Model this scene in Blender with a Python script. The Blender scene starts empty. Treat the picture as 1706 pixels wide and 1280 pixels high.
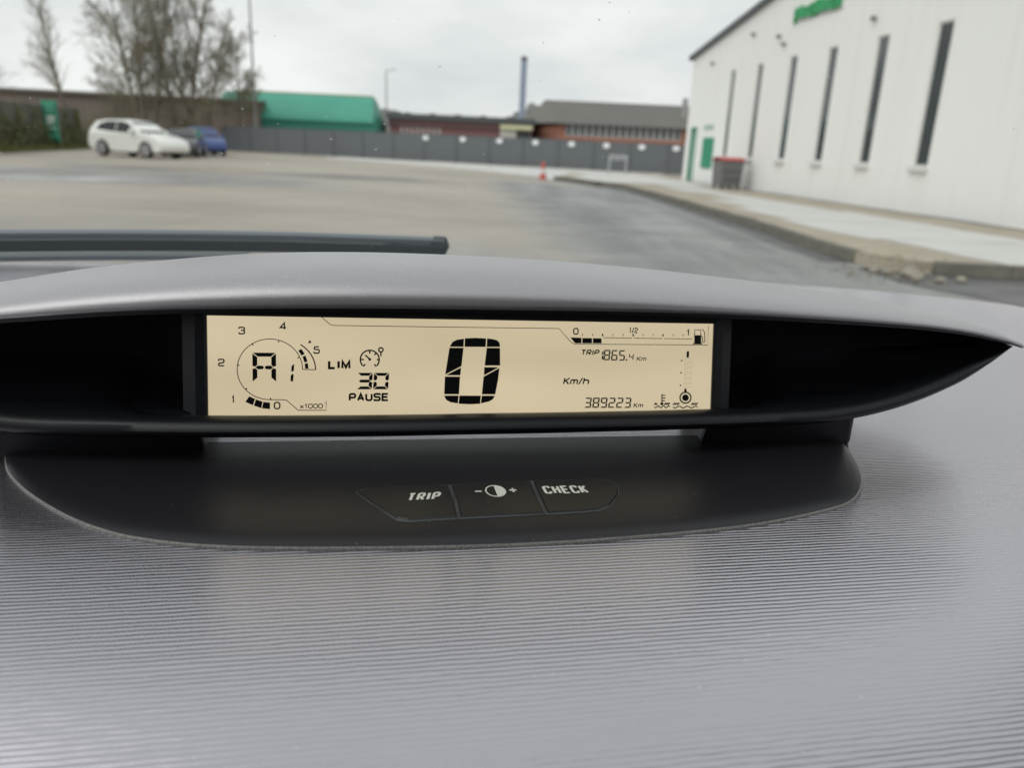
import bpy, bmesh, math, random
from mathutils import Vector, Matrix
from math import sin, cos, pi, radians, sqrt, atan2
S = bpy.context.scene
COL = S.collection
# ------------------------------------------------------------------ camera
EYE = 1.25
cd = bpy.data.cameras.new('camera')
cam = bpy.data.objects.new('camera', cd); COL.objects.link(cam)
cd.sensor_width = 36.0; cd.lens = 1300.0 / 1706.0 * 36.0
cd.clip_start = 0.02; cd.clip_end = 2000.0
cam.matrix_world = Matrix.Translation((0, 0, EYE)) @ Matrix.Rotation(pi/2 - math.atan(396/1300), 4, 'X') @ Matrix.Rotation(radians(2.6), 4, 'Z')
cd.dof.use_dof = True; cd.dof.focus_distance = 0.50; cd.dof.aperture_fstop = 7.4
S.camera = cam
# ------------------------------------------------------------------ sky, sun, exposure
SUN_EL, SUN_AZ = radians(52), radians(-132)      # azimuth from +Y towards +X
W = bpy.data.worlds.new('World'); S.world = W; W.use_nodes = True
nt = W.node_tree; N = nt.nodes; LK = nt.links
for n in list(N): N.remove(n)
wo = N.new('ShaderNodeOutputWorld'); bg = N.new('ShaderNodeBackground'); bg.inputs['Strength'].default_value = 0.1
sky = N.new('ShaderNodeTexSky'); sky.sky_type = 'NISHITA'; sky.sun_disc = False
sky.sun_elevation = SUN_EL; sky.sun_rotation = SUN_AZ
hs = N.new('ShaderNodeHueSaturation'); hs.inputs['Saturation'].default_value = 0.12
tc = N.new('ShaderNodeTexCoord'); mp = N.new('ShaderNodeMapping'); mp.inputs['Scale'].default_value = (1.3, 1.3, 4.0)
no = N.new('ShaderNodeTexNoise'); no.inputs['Scale'].default_value = 2.2; no.inputs['Detail'].default_value = 5; no.inputs['Roughness'].default_value = 0.55
cr = N.new('ShaderNodeValToRGB')
cr.color_ramp.elements[0].position = 0.34; cr.color_ramp.elements[0].color = (6.35, 6.6, 6.75, 1)
cr.color_ramp.elements[1].position = 0.66; cr.color_ramp.elements[1].color = (8.8, 8.85, 8.75, 1)
mx = N.new('ShaderNodeMixRGB'); mx.inputs['Fac'].default_value = 0.9
LK.new(sky.outputs[0], hs.inputs['Color']); LK.new(tc.outputs['Generated'], mp.inputs[0]); LK.new(mp.outputs[0], no.inputs['Vector'])
LK.new(no.outputs[0], cr.inputs[0]); LK.new(hs.outputs[0], mx.inputs[1]); LK.new(cr.outputs[0], mx.inputs[2])
LK.new(mx.outputs[0], bg.inputs['Color']); LK.new(bg.outputs[0], wo.inputs['Surface'])
sl = bpy.data.lights.new('sun', 'SUN'); sl.energy = 1.15; sl.angle = radians(55); sl.color = (1.0, 0.97, 0.93)
so = bpy.data.objects.new('sun', sl); COL.objects.link(so)
sd = Vector((cos(SUN_EL)*sin(SUN_AZ), cos(SUN_EL)*cos(SUN_AZ), sin(SUN_EL)))
so.rotation_euler = sd.to_track_quat('Z', 'Y').to_euler(); so.location = sd * 60
S.view_settings.view_transform = 'Standard'; S.view_settings.look = 'None'
S.view_settings.exposure = 0.17; S.view_settings.gamma = 1.0; S.view_settings.use_curve_mapping = False
S.cycles.max_bounces = 8; S.cycles.transparent_max_bounces = 16

# ------------------------------------------------------------------ helpers
def mat(name, col, rough=0.6, metal=0.0, spec=0.5, noise=None, bump=None, emis=None, coat=0.0, rnoise=None):
    """noise=(scale, amount, colour2, stretch)  bump=(scale, strength, distance, stretch)"""
    m = bpy.data.materials.new(name); m.use_nodes = True
    t = m.node_tree; b = t.nodes['Principled BSDF']
    b.inputs['Base Color'].default_value = (*col, 1); b.inputs['Roughness'].default_value = rough
    b.inputs['Metallic'].default_value = metal; b.inputs['Specular IOR Level'].default_value = spec
    b.inputs['Coat Weight'].default_value = coat
    if coat: b.inputs['Coat Roughness'].default_value = 0.08
    def nz(scale, stretch, detail=5):
        c = t.nodes.new('ShaderNodeTexCoord'); p = t.nodes.new('ShaderNodeMapping'); p.inputs['Scale'].default_value = stretch
        n = t.nodes.new('ShaderNodeTexNoise'); n.inputs['Scale'].default_value = scale; n.inputs['Detail'].default_value = detail
        t.links.new(c.outputs['Object'], p.inputs[0]); t.links.new(p.outputs[0], n.inputs['Vector']); return n
    if noise:
        sc, am, c2, st = noise
        n = nz(sc, st); r = t.nodes.new('ShaderNodeValToRGB')
        r.color_ramp.elements[0].position = 0.5 - am; r.color_ramp.elements[1].position = 0.5 + am
        r.color_ramp.elements[0].color = (*col, 1); r.color_ramp.elements[1].color = (*c2, 1)
        t.links.new(n.outputs[0], r.inputs[0]); t.links.new(r.outputs[0], b.inputs['Base Color'])
    if rnoise:
        n = nz(rnoise[0], (1, 1, 1)); r = t.nodes.new('ShaderNodeMapRange')
        r.inputs[1].default_value = 0.3; r.inputs[2].default_value = 0.7; r.inputs[3].default_value = rnoise[1]; r.inputs[4].default_value = rnoise[2]
        t.links.new(n.outputs[0], r.inputs[0]); t.links.new(r.outputs[0], b.inputs['Roughness'])
    if bump:
        sc, stg, dist, st = bump
        n = nz(sc, st, 6); bn = t.nodes.new('ShaderNodeBump'); bn.inputs['Strength'].default_value = stg; bn.inputs['Distance'].default_value = dist
        t.links.new(n.outputs[0], bn.inputs['Height']); t.links.new(bn.outputs[0], b.inputs['Normal'])
    if emis:
        b.inputs['Emission Color'].default_value = (*emis[0], 1); b.inputs['Emission Strength'].default_value = emis[1]
    return m

def tag(o, label=None, cat=None, group=None, kind=None):
    if label: o['label'] = label
    if cat: o['category'] = cat
    if group: o['group'] = group
    if kind: o['kind'] = kind
    return o

def link(o, parent=None):
    COL.objects.link(o)
    if parent is not None: o.parent = parent
    return o

def thing(name, label, cat, loc=(0, 0, 0), rot=0.0, group=None, M=None):
    o = bpy.data.objects.new(name, None); o.empty_display_size = 0.2; link(o)
    if M is not None: o.matrix_world = M
    else: o.location = loc; o.rotation_euler = (0, 0, rot)
    return tag(o, label, cat, group)

class MB:
    """collects geometry, then links it as ONE mesh object"""
    def __init__(s): s.v = []; s.f = []
    def add(s, vs, fs):
        k = len(s.v); s.v += [tuple(v) for v in vs]; s.f += [tuple(i + k for i in f) for f in fs]; return s
    def box(s, c, d, rz=0.0):
        x, y, z = (q/2 for q in d); a, b = cos(rz), sin(rz)
        vs = [(c[0]+a*i*x-b*j*y, c[1]+b*i*x+a*j*y, c[2]+k*z) for k in (-1, 1) for i, j in ((-1, -1), (1, -1), (1, 1), (-1, 1))]
        return s.add(vs, [(3, 2, 1, 0), (4, 5, 6, 7), (0, 1, 5, 4), (1, 2, 6, 5), (2, 3, 7, 6), (3, 0, 4, 7)])
    def hexa(s, b4, t4):
        return s.add(list(b4) + list(t4), [(3, 2, 1, 0), (4, 5, 6, 7), (0, 1, 5, 4), (1, 2, 6, 5), (2, 3, 7, 6), (3, 0, 4, 7)])
    def prism(s, poly, h, axis=(0, 0, 1)):
        a = Vector(axis) * h; n = len(poly); p = [Vector(q) for q in poly]
        return s.add([*p, *[q + a for q in p]], [tuple(range(n))[::-1], tuple(range(n, 2*n))] + [(i, (i+1) % n, n+(i+1) % n, n+i) for i in range(n)])
    def tube(s, pts, rad, n=6, cap=True):
        p = [Vector(q) for q in pts]; r = rad if isinstance(rad, (list, tuple)) else [rad]*len(p); vs = []; fs = []
        up = Vector((0, 0, 1))
        for i, q in enumerate(p):
            d = (p[min(i+1, len(p)-1)] - p[max(i-1, 0)]).normalized()
            u = d.cross(up if abs(d.z) < 0.9 else Vector((1, 0, 0))).normalized(); w = d.cross(u)
            for k in range(n):
                a = 2*pi*k/n; vs.append(q + (u*cos(a) + w*sin(a))*r[i])
        for i in range(len(p)-1):
            for k in range(n): fs.append((i*n+k, i*n+(k+1) % n, (i+1)*n+(k+1) % n, (i+1)*n+k))
        if cap: fs += [tuple(range(n))[::-1], tuple((len(p)-1)*n+k for k in range(n))]
        return s.add(vs, fs)
    def lathe(s, prof, c=(0, 0, 0), n=16, axis='Z'):
        vs = []; fs = []
        for r, h in prof:
            for k in range(n):
                a = 2*pi*k/n
                q = (r*cos(a), r*sin(a), h) if axis == 'Z' else ((r*cos(a), h, r*sin(a)) if axis == 'Y' else (h, r*cos(a), r*sin(a)))
                vs.append((c[0]+q[0], c[1]+q[1], c[2]+q[2]))
        m = len(prof)
        for i in range(m-1):
            for k in range(n): fs.append((i*n+k, i*n+(k+1) % n, (i+1)*n+(k+1) % n, (i+1)*n+k))
        fs += [tuple(range(n))[::-1], tuple((m-1)*n+k for k in range(n))]
        return s.add(vs, fs)
    def grid(s, rows, close=False, caps=False):
        n = len(rows[0]); vs = [q for r in rows for q in r]; fs = []
        for i in range(len(rows)-1):
            for k in range(n if close else n-1): fs.append((i*n+k, i*n+(k+1) % n, (i+1)*n+(k+1) % n, (i+1)*n+k))
        if caps: fs += [tuple(range(n))[::-1], tuple((len(rows)-1)*n+k for k in range(n))]
        return s.add(vs, fs)
    def mesh(s, name, m, smooth=False, angle=None, fix=True):
        me = bpy.data.meshes.new(name); me.from_pydata(s.v, [], s.f); me.materials.append(m)
        if fix:
            bm = bmesh.new(); bm.from_mesh(me); bmesh.ops.recalc_face_normals(bm, faces=bm.faces[:]); bm.to_mesh(me); bm.free()
        if smooth:
            me.polygons.foreach_set('use_smooth', [True]*len(me.polygons))
            if angle: me.set_sharp_from_angle(angle=radians(angle))
        me.update(); return me
    def build(s, name, m, parent=None, smooth=False, angle=None, bevel=0.0, fix=True):
        me = s.mesh(name, m, smooth, angle, fix)
        if bevel:
            bm = bmesh.new(); bm.from_mesh(me)
            es = [e for e in bm.edges if len(e.link_faces) == 2 and e.calc_face_angle(0) > 0.5]
            bmesh.ops.bevel(bm, geom=es, offset=bevel, segments=2, profile=0.6, affect='EDGES', clamp_overlap=True)
            bm.to_mesh(me); bm.free()
        return link(bpy.data.objects.new(name, me), parent)

def lerp_tab(tab, x):
    if x <= tab[0][0]: return tab[0][1]
    for (a, p), (b, q) in zip(tab, tab[1:]):
        if x <= b: return p + (q-p)*(x-a)/(b-a)
    return tab[-1][1]

def smooth_tab(tab, x):
    """Catmull-Rom through a table"""
    n = len(tab)
    if x <= tab[0][0]: return tab[0][1]
    if x >= tab[-1][0]: return tab[-1][1]
    for i in range(n-1):
        if tab[i][0] <= x <= tab[i+1][0]:
            x0, y0 = tab[i]; x1, y1 = tab[i+1]; h = x1-x0; t = (x-x0)/h
            m0 = (y1-tab[i-1][1])/(x1-tab[i-1][0]) if i > 0 else (y1-y0)/h
            m1 = (tab[i+2][1]-y0)/(tab[i+2][0]-x0) if i < n-2 else (y1-y0)/h
            return (2*t**3-3*t*t+1)*y0 + (t**3-2*t*t+t)*h*m0 + (-2*t**3+3*t*t)*y1 + (t**3-t*t)*h*m1

def sstep(a, b, x):
    t = min(1, max(0, (x-a)/(b-a))); return t*t*(3-2*t)

def _fillet(p, r, closed=False):
    """round the corners of a polyline"""
    p = [Vector(q) for q in p]; n = len(p); res = []
    for i, q in enumerate(p):
        if not closed and i in (0, n-1): res.append(q); continue
        a, b = p[i-1]-q, p[(i+1) % n]-q; t = min(r, a.length*.49, b.length*.49)
        s, f = q+a.normalized()*t, q+b.normalized()*t
        for k in range(6):
            u = k/5; res.append(s*(1-u)**2 + q*2*u*(1-u) + f*u*u)
    return res + ([res[0]] if closed else [])
GLYPH = {   # strokes in a unit box: (points, corner radius, closed)
 '0': [([(0, 0), (1, 0), (1, 1), (0, 1)], .32, 1)], '1': [([(.15, .72), (.62, 1), (.62, 0)], 0, 0)], '2': [([(0, .74), (0, 1), (1, 1), (1, .5), (0, .38), (0, 0), (1, 0)], .24, 0)],
 '3': [([(0, .78), (0, 1), (1, 1), (1, .53), (.35, .53)], .24, 0), ([(.35, .53), (1, .53), (1, 0), (0, 0), (0, .24)], .24, 0)], '4': [([(.72, 0), (.72, 1), (0, .26), (1, .26)], 0, 0)],
 '5': [([(.95, 1), (.08, 1), (.03, .56), (1, .60), (1, 0), (0, 0), (0, .22)], .2, 0)], '/': [([(0, -.05), (1, 1.05)], 0, 0)], 'x': [([(0, 0), (1, .68)], 0, 0), ([(0, .68), (1, 0)], 0, 0)],
 'L': [([(0, 1), (0, 0), (1, 0)], 0, 0)], 'I': [([(.5, 0), (.5, 1)], 0, 0)], 'M': [([(0, 0), (0, 1), (.5, .12), (1, 1), (1, 0)], 0, 0)], 'P': [([(0, 0), (0, 1), (1, 1), (1, .44), (0, .44)], .22, 0)],
 'A': [([(0, 0), (.5, 1), (1, 0)], 0, 0), ([(.2, .32), (.8, .32)], 0, 0)], 'U': [([(0, 1), (0, 0), (1, 0), (1, 1)], .3, 0)], 'S': [([(1, .8), (1, 1), (0, 1), (0, .53), (1, .50), (1, 0), (0, 0), (0, .2)], .24, 0)],
 'E': [([(1, 1), (0, 1), (0, 0), (1, 0)], 0, 0), ([(0, .52), (.9, .52)], 0, 0)], 'T': [([(0, 1), (1, 1)], 0, 0), ([(.5, 1), (.5, 0)], 0, 0)], 'R': [([(0, 0), (0, 1), (1, 1), (1, .45), (0, .45)], .2, 0), ([(.5, .45), (1, 0)], 0, 0)],
 'K': [([(0, 0), (0, 1)], 0, 0), ([(1, 1), (.02, .42)], 0, 0), ([(.3, .58), (1, 0)], 0, 0)], 'm': [([(0, 0), (0, .68), (.5, .68), (.5, 0)], .16, 0), ([(.5, .5), (.5, .68), (1, .68), (1, 0)], .16, 0)], 'h': [([(0, 0), (0, 1.0)], 0, 0), ([(0, .5), (.1, .66), (1, .66), (1, 0)], .2, 0)],
 'C': [([(1, .76), (1, 1), (0, 1), (0, 0), (1, 0), (1, .24)], .3, 0)], 'H': [([(0, 0), (0, 1)], 0, 0), ([(1, 0), (1, 1)], 0, 0), ([(0, .52), (1, .52)], 0, 0)], 'O': [([(0, 0), (1, 0), (1, 1), (0, 1)], .32, 1)],
 'N': [([(0, 0), (0, 1), (1, 0), (1, 1)], 0, 0)], 'D': [([(0, 0), (.7, 0), (1, .25), (1, .75), (.7, 1), (0, 1)], .2, 1)]}
ADV = {'I': .25, '1': .62, 'M': 1.25, 'm': 1.35, '/': .55, 'x': .85}
def lettering(s, x0, y0, w, h, sw, shear=0.0):
    """stroked lettering filling the box (x0, y0, w, h); sw is the stroke's width.  Returns verts (2-D) and faces"""
    adv = [ADV.get(ch, 1.0) for ch in s]; ga = sw+.075*h; ux = (w-sw-ga*(len(s)-1))/sum(adv); gap = ga/ux; V = []; F = []; cx = 0.0; pile = 0
    for ch, a in zip(s, adv):
        for pts, r, closed in GLYPH[ch]:
            p = []
            base = [(x0+sw/2+(cx+a*q[0])*ux, y0+sw/2+q[1]*(h-sw)) for q in pts]
            p = _fillet(base, r*h, bool(closed)) if r else [Vector(q) for q in base] + ([Vector(base[0])] if closed else [])
            n = len(p); k0 = len(V)
            for i, q in enumerate(p):
                if closed: da, db = (p[i]-p[i-1] if i else p[0]-p[-2]), (p[i+1]-p[i] if i < n-1 else p[1]-p[0])
                else: da, db = (p[i]-p[i-1] if i else p[1]-p[0]), (p[i+1]-p[i] if i < n-1 else p[-1]-p[-2])
                if da.length < 1e-9: da = db
                if db.length < 1e-9: db = da
                n1 = Vector((-da.y, da.x)).normalized(); n2 = Vector((-db.y, db.x)).normalized(); mm = (n1+n2)
                mm = mm.normalized() if mm.length > .05 else n1
                mm = mm*(sw/2/max(.42, mm.dot(n1)))
                for sg in (1, -1):
                    v = q+mm*sg; V.append((v.x+shear*(v.y-y0), v.y, pile*1.0))
            F += [(k0+2*i, k0+2*i+1, k0+2*i+3, k0+2*i+2) for i in range(n-1)]
            pile += 1
        cx += a+gap
    return V, F

random.seed(7)

# ================================================================== outside: ground
m_ground = mat('gravelly_asphalt', (0.285, 0.262, 0.228), 0.6, noise=(0.22, 0.26, (0.39, 0.352, 0.298), (.5, 1, 1)), bump=(9, 0.5, 0.02, (1, 1, 1)), spec=0.4)
m_asph = mat('grey_asphalt', (0.16, 0.165, 0.165), 0.5, noise=(0.9, 0.28, (0.26, 0.262, 0.258), (0.35, 1.6, 1)), bump=(14, 0.4, 0.015, (1, 1, 1)), rnoise=(0.8, 0.30, 0.62))
m_dark = mat('dark_asphalt', (0.075, 0.078, 0.08), 0.5, noise=(2.0, 0.3, (0.12, 0.122, 0.124), (1, 1, 1)), rnoise=(1.2, 0.3, 0.6))
m_conc = mat('pale_concrete', (0.50, 0.50, 0.48), 0.7, noise=(0.8, 0.3, (0.60, 0.60, 0.58), (1, 1, 1)))
m_tan = mat('sandy_paving', (0.30, 0.265, 0.205), 0.8, noise=(1.6, 0.3, (0.42, 0.375, 0.30), (1, 1, 1)), bump=(14, 0.5, 0.02, (1, 1, 1)))
m_kerb = mat('kerb_stone', (0.12, 0.115, 0.10), 0.85, noise=(5, 0.3, (0.23, 0.215, 0.175), (1, 1, 1)), bump=(20, 0.6, 0.02, (1, 1, 1)))
m_water = mat('puddle_water', (0.30, 0.31, 0.31), 0.30, spec=0.7, bump=(4, .25, .02, (1, 1, 1)))  # pale base colour stands in for the sky's sheen on the water
def ground_material():
    m = bpy.data.materials.new('gravelly_asphalt'); m.use_nodes = True; t = m.node_tree; L = t.links.new; b = t.nodes['Principled BSDF']
    c = t.nodes.new('ShaderNodeTexCoord'); s = t.nodes.new('ShaderNodeSeparateXYZ'); L(c.outputs['Object'], s.inputs[0]); X, Y = s.outputs['X'], s.outputs['Y']
    def val(q, sock):
        if hasattr(q, 'links'): L(q, sock)
        else: sock.default_value = q
    def M(op, a, bb=0.0, cc=0.0):
        n = t.nodes.new('ShaderNodeMath'); n.operation = op; val(a, n.inputs[0]); val(bb, n.inputs[1]); val(cc, n.inputs[2]); return n.outputs[0]
    def NZ(scale, st, det=5):
        p = t.nodes.new('ShaderNodeMapping'); p.inputs['Scale'].default_value = st; L(c.outputs['Object'], p.inputs[0])
        n = t.nodes.new('ShaderNodeTexNoise'); n.inputs['Scale'].default_value = scale; n.inputs['Detail'].default_value = det; n.inputs['Roughness'].default_value = .62; L(p.outputs[0], n.inputs['Vector']); return n.outputs[0]
    def SS(x, a, d): # clamped ramp
        n = t.nodes.new('ShaderNodeMapRange'); n.interpolation_type = 'SMOOTHSTEP'; val(x, n.inputs[0]); n.inputs[1].default_value = a; n.inputs[2].default_value = d; n.inputs[3].default_value = 0; n.inputs[4].default_value = 1; return n.outputs[0]
    def MIX(f, a, d):
        n = t.nodes.new('ShaderNodeMixRGB'); val(f, n.inputs[0])
        for q, k in ((a, 1), (d, 2)):
            if hasattr(q, 'links'): L(q, n.inputs[k])
            else: n.inputs[k].default_value = (*q, 1)
        return n.outputs[0]
    big, mid, fine_, streak = NZ(.16, (.6, 1, 1)), NZ(.9, (.45, 1, 1)), NZ(7, (1, 1, 1)), NZ(.5, (1.6, .22, 1))
    tan = MIX(SS(big, .34, .66), (0.255, 0.225, 0.185), (0.38, 0.33, 0.268)); tan = MIX(M('MULTIPLY', SS(mid, .42, .70), .55), tan, (0.425, 0.39, 0.335))
    grey = MIX(SS(streak, .35, .65), (0.150, 0.155, 0.156), (0.275, 0.280, 0.276)); grey = MIX(M('MULTIPLY', SS(mid, .45, .68), .5), grey, (0.225, 0.222, 0.21))
    # the newer grey lane along the kerb; worn grey ground near the car and on the left
    edge = M('ADD', M('SUBTRACT', X, M('MULTIPLY_ADD', Y, -.085, 1.35)), M('MULTIPLY', M('SUBTRACT', M('ADD', M('MULTIPLY', mid, .6), M('MULTIPLY', streak, .4)), .5), 4.0))
    lane = M('MULTIPLY', SS(edge, -.7, .9), M('SUBTRACT', 1.0, SS(Y, 27.0, 33.0)))
    near = M('MULTIPLY', M('SUBTRACT', 1.0, SS(M('ADD', Y, M('MULTIPLY', mid, 5.0)), 10.0, 15.5)), .62)
    def ell(cx, cy, rx, ry):
        u = M('MULTIPLY', M('SUBTRACT', X, cx), 1/rx); v = M('MULTIPLY', M('SUBTRACT', Y, cy), 1/ry)
        r = M('SQRT', M('ADD', M('MULTIPLY', u, u), M('MULTIPLY', v, v))); return M('SUBTRACT', 1.0, SS(M('ADD', r, M('MULTIPLY', M('SUBTRACT', mid, .5), 1.6)), .55, 1.15))
    worn = M('MULTIPLY', ell(-11.5, 22.5, 7.0, 4.0), .8)
    col = MIX(M('MAXIMUM', lane, M('MAXIMUM', near, worn)), tan, grey)
    dark = M('MULTIPLY', M('MAXIMUM', ell(-5.6, 27.4, 3.4, 2.2), ell(-13, 27, 3.2, 1.2)), .65)
    col = MIX(dark, col, (0.085, 0.087, 0.087))
    col = MIX(M('MULTIPLY', SS(fine_, .52, .72), .35), col, (0.12, 0.115, 0.105)); L(col, b.inputs['Base Color'])
    L(M('MULTIPLY_ADD', SS(mid, .35, .65), .28, .38), b.inputs['Roughness']); b.inputs['Specular IOR Level'].default_value = .45
    bu = t.nodes.new('ShaderNodeBump'); bu.inputs['Strength'].default_value = .6; bu.inputs['Distance'].default_value = .02; L(M('ADD', fine_, M('MULTIPLY', mid, 1.5)), bu.inputs['Height']); L(bu.outputs[0], b.inputs['Normal'])
    return m
m_ground = ground_material()
def sheet(name, poly, z, m, kind='structure', jag=0.0, seed=1):
    r = random.Random(seed); pts = []
    n = len(poly)
    for i in range(n):
        a, b = Vector(poly[i]), Vector(poly[(i+1) % n]); k = max(1, int((b-a).length/0.8)) if jag else 1
        for j in range(k):
            p = a.lerp(b, j/k)
            if jag: p = p + Vector((r.uniform(-jag, jag), r.uniform(-jag, jag)))
            pts.append((p.x, p.y, 0))
    c = Vector((sum(p[0] for p in pts)/len(pts), sum(p[1] for p in pts)/len(pts), 0))
    mb = MB(); mb.add([(p[0]-c.x, p[1]-c.y, 0) for p in pts], [tuple(range(len(pts)))])
    o = mb.build(name, m, fix=False); o.location = (c.x, c.y, z)
    if o.data.polygons[0].normal.z < 0: o.data.flip_normals()
    return tag(o, kind=kind)
sheet('ground', [(-450, -450), (450, -450), (450, 450), (-450, 450)], 0.0, m_ground)
sheet('dark_patch', [(4.1, 9.6), (4.5, 7.8), (5.4, 6.2), (8.5, 5.4), (8.8, 9.1), (4.3, 9.1)], 0.008, m_dark, jag=0.10, seed=2)
sheet('puddle', [(-14.6, 18.2), (-11.0, 18.9), (-9.2, 20.3), (-9.0, 21.6), (-10.2, 21.4), (-12, 20.4), (-14.6, 19.4)], 0.006, m_water, jag=0.22, seed=5)
sheet('concrete_strip', [(-13.0, 52.0), (-4.0, 44.5), (0.6, 36.5), (1.4, 33.0), (2.2, 40), (8.5, 47.5), (8.5, 50.2), (-13, 57.5)], 0.004, m_conc, jag=0.3, seed=6)

# ---- pavement along the white building, one step up
def wall_pt(u, off, z=0.0):
    a = radians(7.2); return Vector((9.707 - sin(a)*u - cos(a)*off, 15.475 + cos(a)*u - sin(a)*off, z))
KL = [(1.4, 33.4), (2.53, 30.5), (3.55, 28.1), (3.95, 23.0), (4.23, 17.0), (4.36, 14.0), (4.34, 11.8), (4.36, 10.2)]     # kerb line
pv = [Vector((*p, 0)) for p in KL] + [Vector((4.75, 9.42, 0)), Vector((12.0, 9.0, 0)), Vector((12.0, 14, 0))] + [wall_pt(0, -0.2), wall_pt(20.4, -0.2), Vector((6.9, 44.0, 0)), Vector((2.6, 42.0, 0)), Vector((2.0, 36.0, 0))]
m = MB(); m.prism([(p.x, p.y, 0.0) for p in pv], 0.146)
pave = m.build('pavement', m_tan); tag(pave, kind='structure')
def strip(name, o1, o2, u1, u2, z, m, seed):
    ps = [wall_pt(u1, o1), wall_pt(u2, o1), wall_pt(u2, o2), wall_pt(u1, o2)]
    return sheet(name, [(p.x, p.y) for p in ps], z, m, jag=0.06, seed=seed)
strip('drain_strip', 0.02, 0.34, -4.5, 19.2, 0.150, mat('wet_gravel', (0.06, 0.062, 0.06), 0.5, noise=(6, 0.3, (0.11, 0.11, 0.105), (1, 1, 1)), bump=(30, 0.7, 0.02, (1, 1, 1))), 11)
for k, (u1, u2, o1, o2) in enumerate(((-5.6, -3.0, 1.9, 4.6), (-2.96, 0.2, 1.8, 4.9), (.24, 3.2, 1.75, 4.6), (3.24, 6.2, 2.0, 4.05), (6.24, 9.2, 2.0, 3.2), (9.6, 12.4, 1.9, 3.4), (12.9, 14.6, 1.5, 3.0), (14.8, 20.3, .4, 5.2), (20.4, 26.5, .4, 4.2))):
    strip('concrete_slab', o1, o2, u1, u2, 0.151, m_conc, 20+k)
GU = [(p[0]-.07, p[1]) for p in KL]
sheet('gutter', GU + [(p[0]-.42, p[1]-.1) for p in KL[::-1]], 0.008, m_dark, jag=.05, seed=41)
kerb = thing('kerb', 'weathered stone kerb along the pavement in front of the white building', 'kerb', (3.9, 12.5, 0))
pts = [Vector((*p, 0)) for p in KL] ; L = 0; rk = random.Random(5)
def kstone(a, b):
    d = b-a; q = MB(); w = 0.14
    q.box((0, 0, 0.0795), (d.length-0.015, w, 0.159))
    o = q.build('kerb_stone', m_kerb, kerb, bevel=0.014)
    c = (a+b)/2 + Vector((rk.uniform(-.015, .015), 0, rk.uniform(-.006, .006)))
    o.location = c - Vector((3.9, 12.5, 0)); o.rotation_euler = (rk.uniform(-.02, .02), rk.uniform(-.01, .01), atan2(d.y, d.x) + rk.uniform(-.015, .015))
for a, b in zip(pts[::-1], pts[-2::-1]):
    n = max(1, round((b-a).length/0.85))
    for i in range(n): kstone(a.lerp(b, i/n), a.lerp(b, (i+1)/n))
fr = [Vector((4.95, 9.35, 0)), Vector((12.0, 8.98, 0))]
for i in range(8): kstone(fr[0].lerp(fr[1], i/8), fr[0].lerp(fr[1], (i+1)/8))
m_rub = mat('rubble', (0.22, 0.205, 0.17), 0.9, noise=(9, 0.3, (0.36, 0.33, 0.27), (1, 1, 1)))
rub = thing('rubble_heap', 'small heap of broken stones at the near corner of the kerb', 'rubble', (4.45, 9.45, 0)); rk = random.Random(9)
for i in range(14):
    r = rk.uniform(0.04, 0.10); q = MB(); q.lathe([(r*.35, -r*.6), (r*.9, -r*.3), (r, r*.1), (r*.55, r*.55)], n=7)
    q.v = [(v[0]*rk.uniform(.8, 1.2), v[1]*rk.uniform(.8, 1.2), v[2]*rk.uniform(.7, 1.1)) for v in q.v]
    o = q.build('stone', m_rub, rub); o.location = (rk.uniform(-0.25, 0.55), rk.uniform(-0.75, 0.25), r*0.45); o.rotation_euler = (0, 0, rk.uniform(0, 6))
q = MB()
for i in range(170):
    x, y = 4.25+rk.gauss(0.05, 0.3), 9.25+rk.gauss(-0.1, 0.35); h = rk.uniform(.03, .09); a = rk.uniform(0, 6.28); l = rk.uniform(-.07, .07)
    z0 = 0.15 if x > 4.2 and y > 9.25 else 0.0
    q.add([(x, y, z0), (x+.012*cos(a), y+.012*sin(a), z0), (x+l, y+rk.uniform(-.06, .06), z0+h)], [(0, 1, 2)])
o = q.build('dry_grass', mat('dry_grass', (0.20, 0.17, 0.09), 0.9), fix=False); tag(o, 'dry grass growing between the broken kerb stones', 'grass', kind='stuff')

# ---- white building
BM = Matrix.Translation((9.707, 15.475, 0)) @ Matrix.Rotation(radians(97.2), 4, 'Z')      # x along the wall away from us, y out of the wall
wbld = thing('white_building', 'long white industrial building with tall narrow dark windows and a sloping roof edge', 'building', M=BM)
m_white = mat('white_render', (0.82, 0.82, 0.80), 0.75, noise=(0.35, 0.35, (0.86, 0.86, 0.84), (1, 1, 0.35)), bump=(5, 0.12, 0.01, (0.4, 1, 9)))
def stain(m, amt, col):
    t = m.node_tree; L = t.links.new; b = t.nodes['Principled BSDF']; src = b.inputs['Base Color'].links[0].from_socket
    c = t.nodes.new('ShaderNodeTexCoord'); p = t.nodes.new('ShaderNodeMapping'); p.inputs['Scale'].default_value = (2.6, 2.6, .16); L(c.outputs['Object'], p.inputs[0])
    n = t.nodes.new('ShaderNodeTexNoise'); n.inputs['Scale'].default_value = 1.0; n.inputs['Detail'].default_value = 6; n.inputs['Roughness'].default_value = .7; L(p.outputs[0], n.inputs['Vector'])
    r = t.nodes.new('ShaderNodeMapRange'); r.inputs[1].default_value = .48; r.inputs[2].default_value = .75; r.inputs[4].default_value = amt; L(n.outputs[0], r.inputs[0])
    x = t.nodes.new('ShaderNodeMixRGB'); L(r.outputs[0], x.inputs[0]); L(src, x.inputs[1]); x.inputs[2].default_value = (*col, 1); L(x.outputs[0], b.inputs['Base Color'])
stain(m_white, .22, (.60, .59, .55))
m_white2 = mat('white_frame', (0.70, 0.70, 0.68), 0.6)
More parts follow.
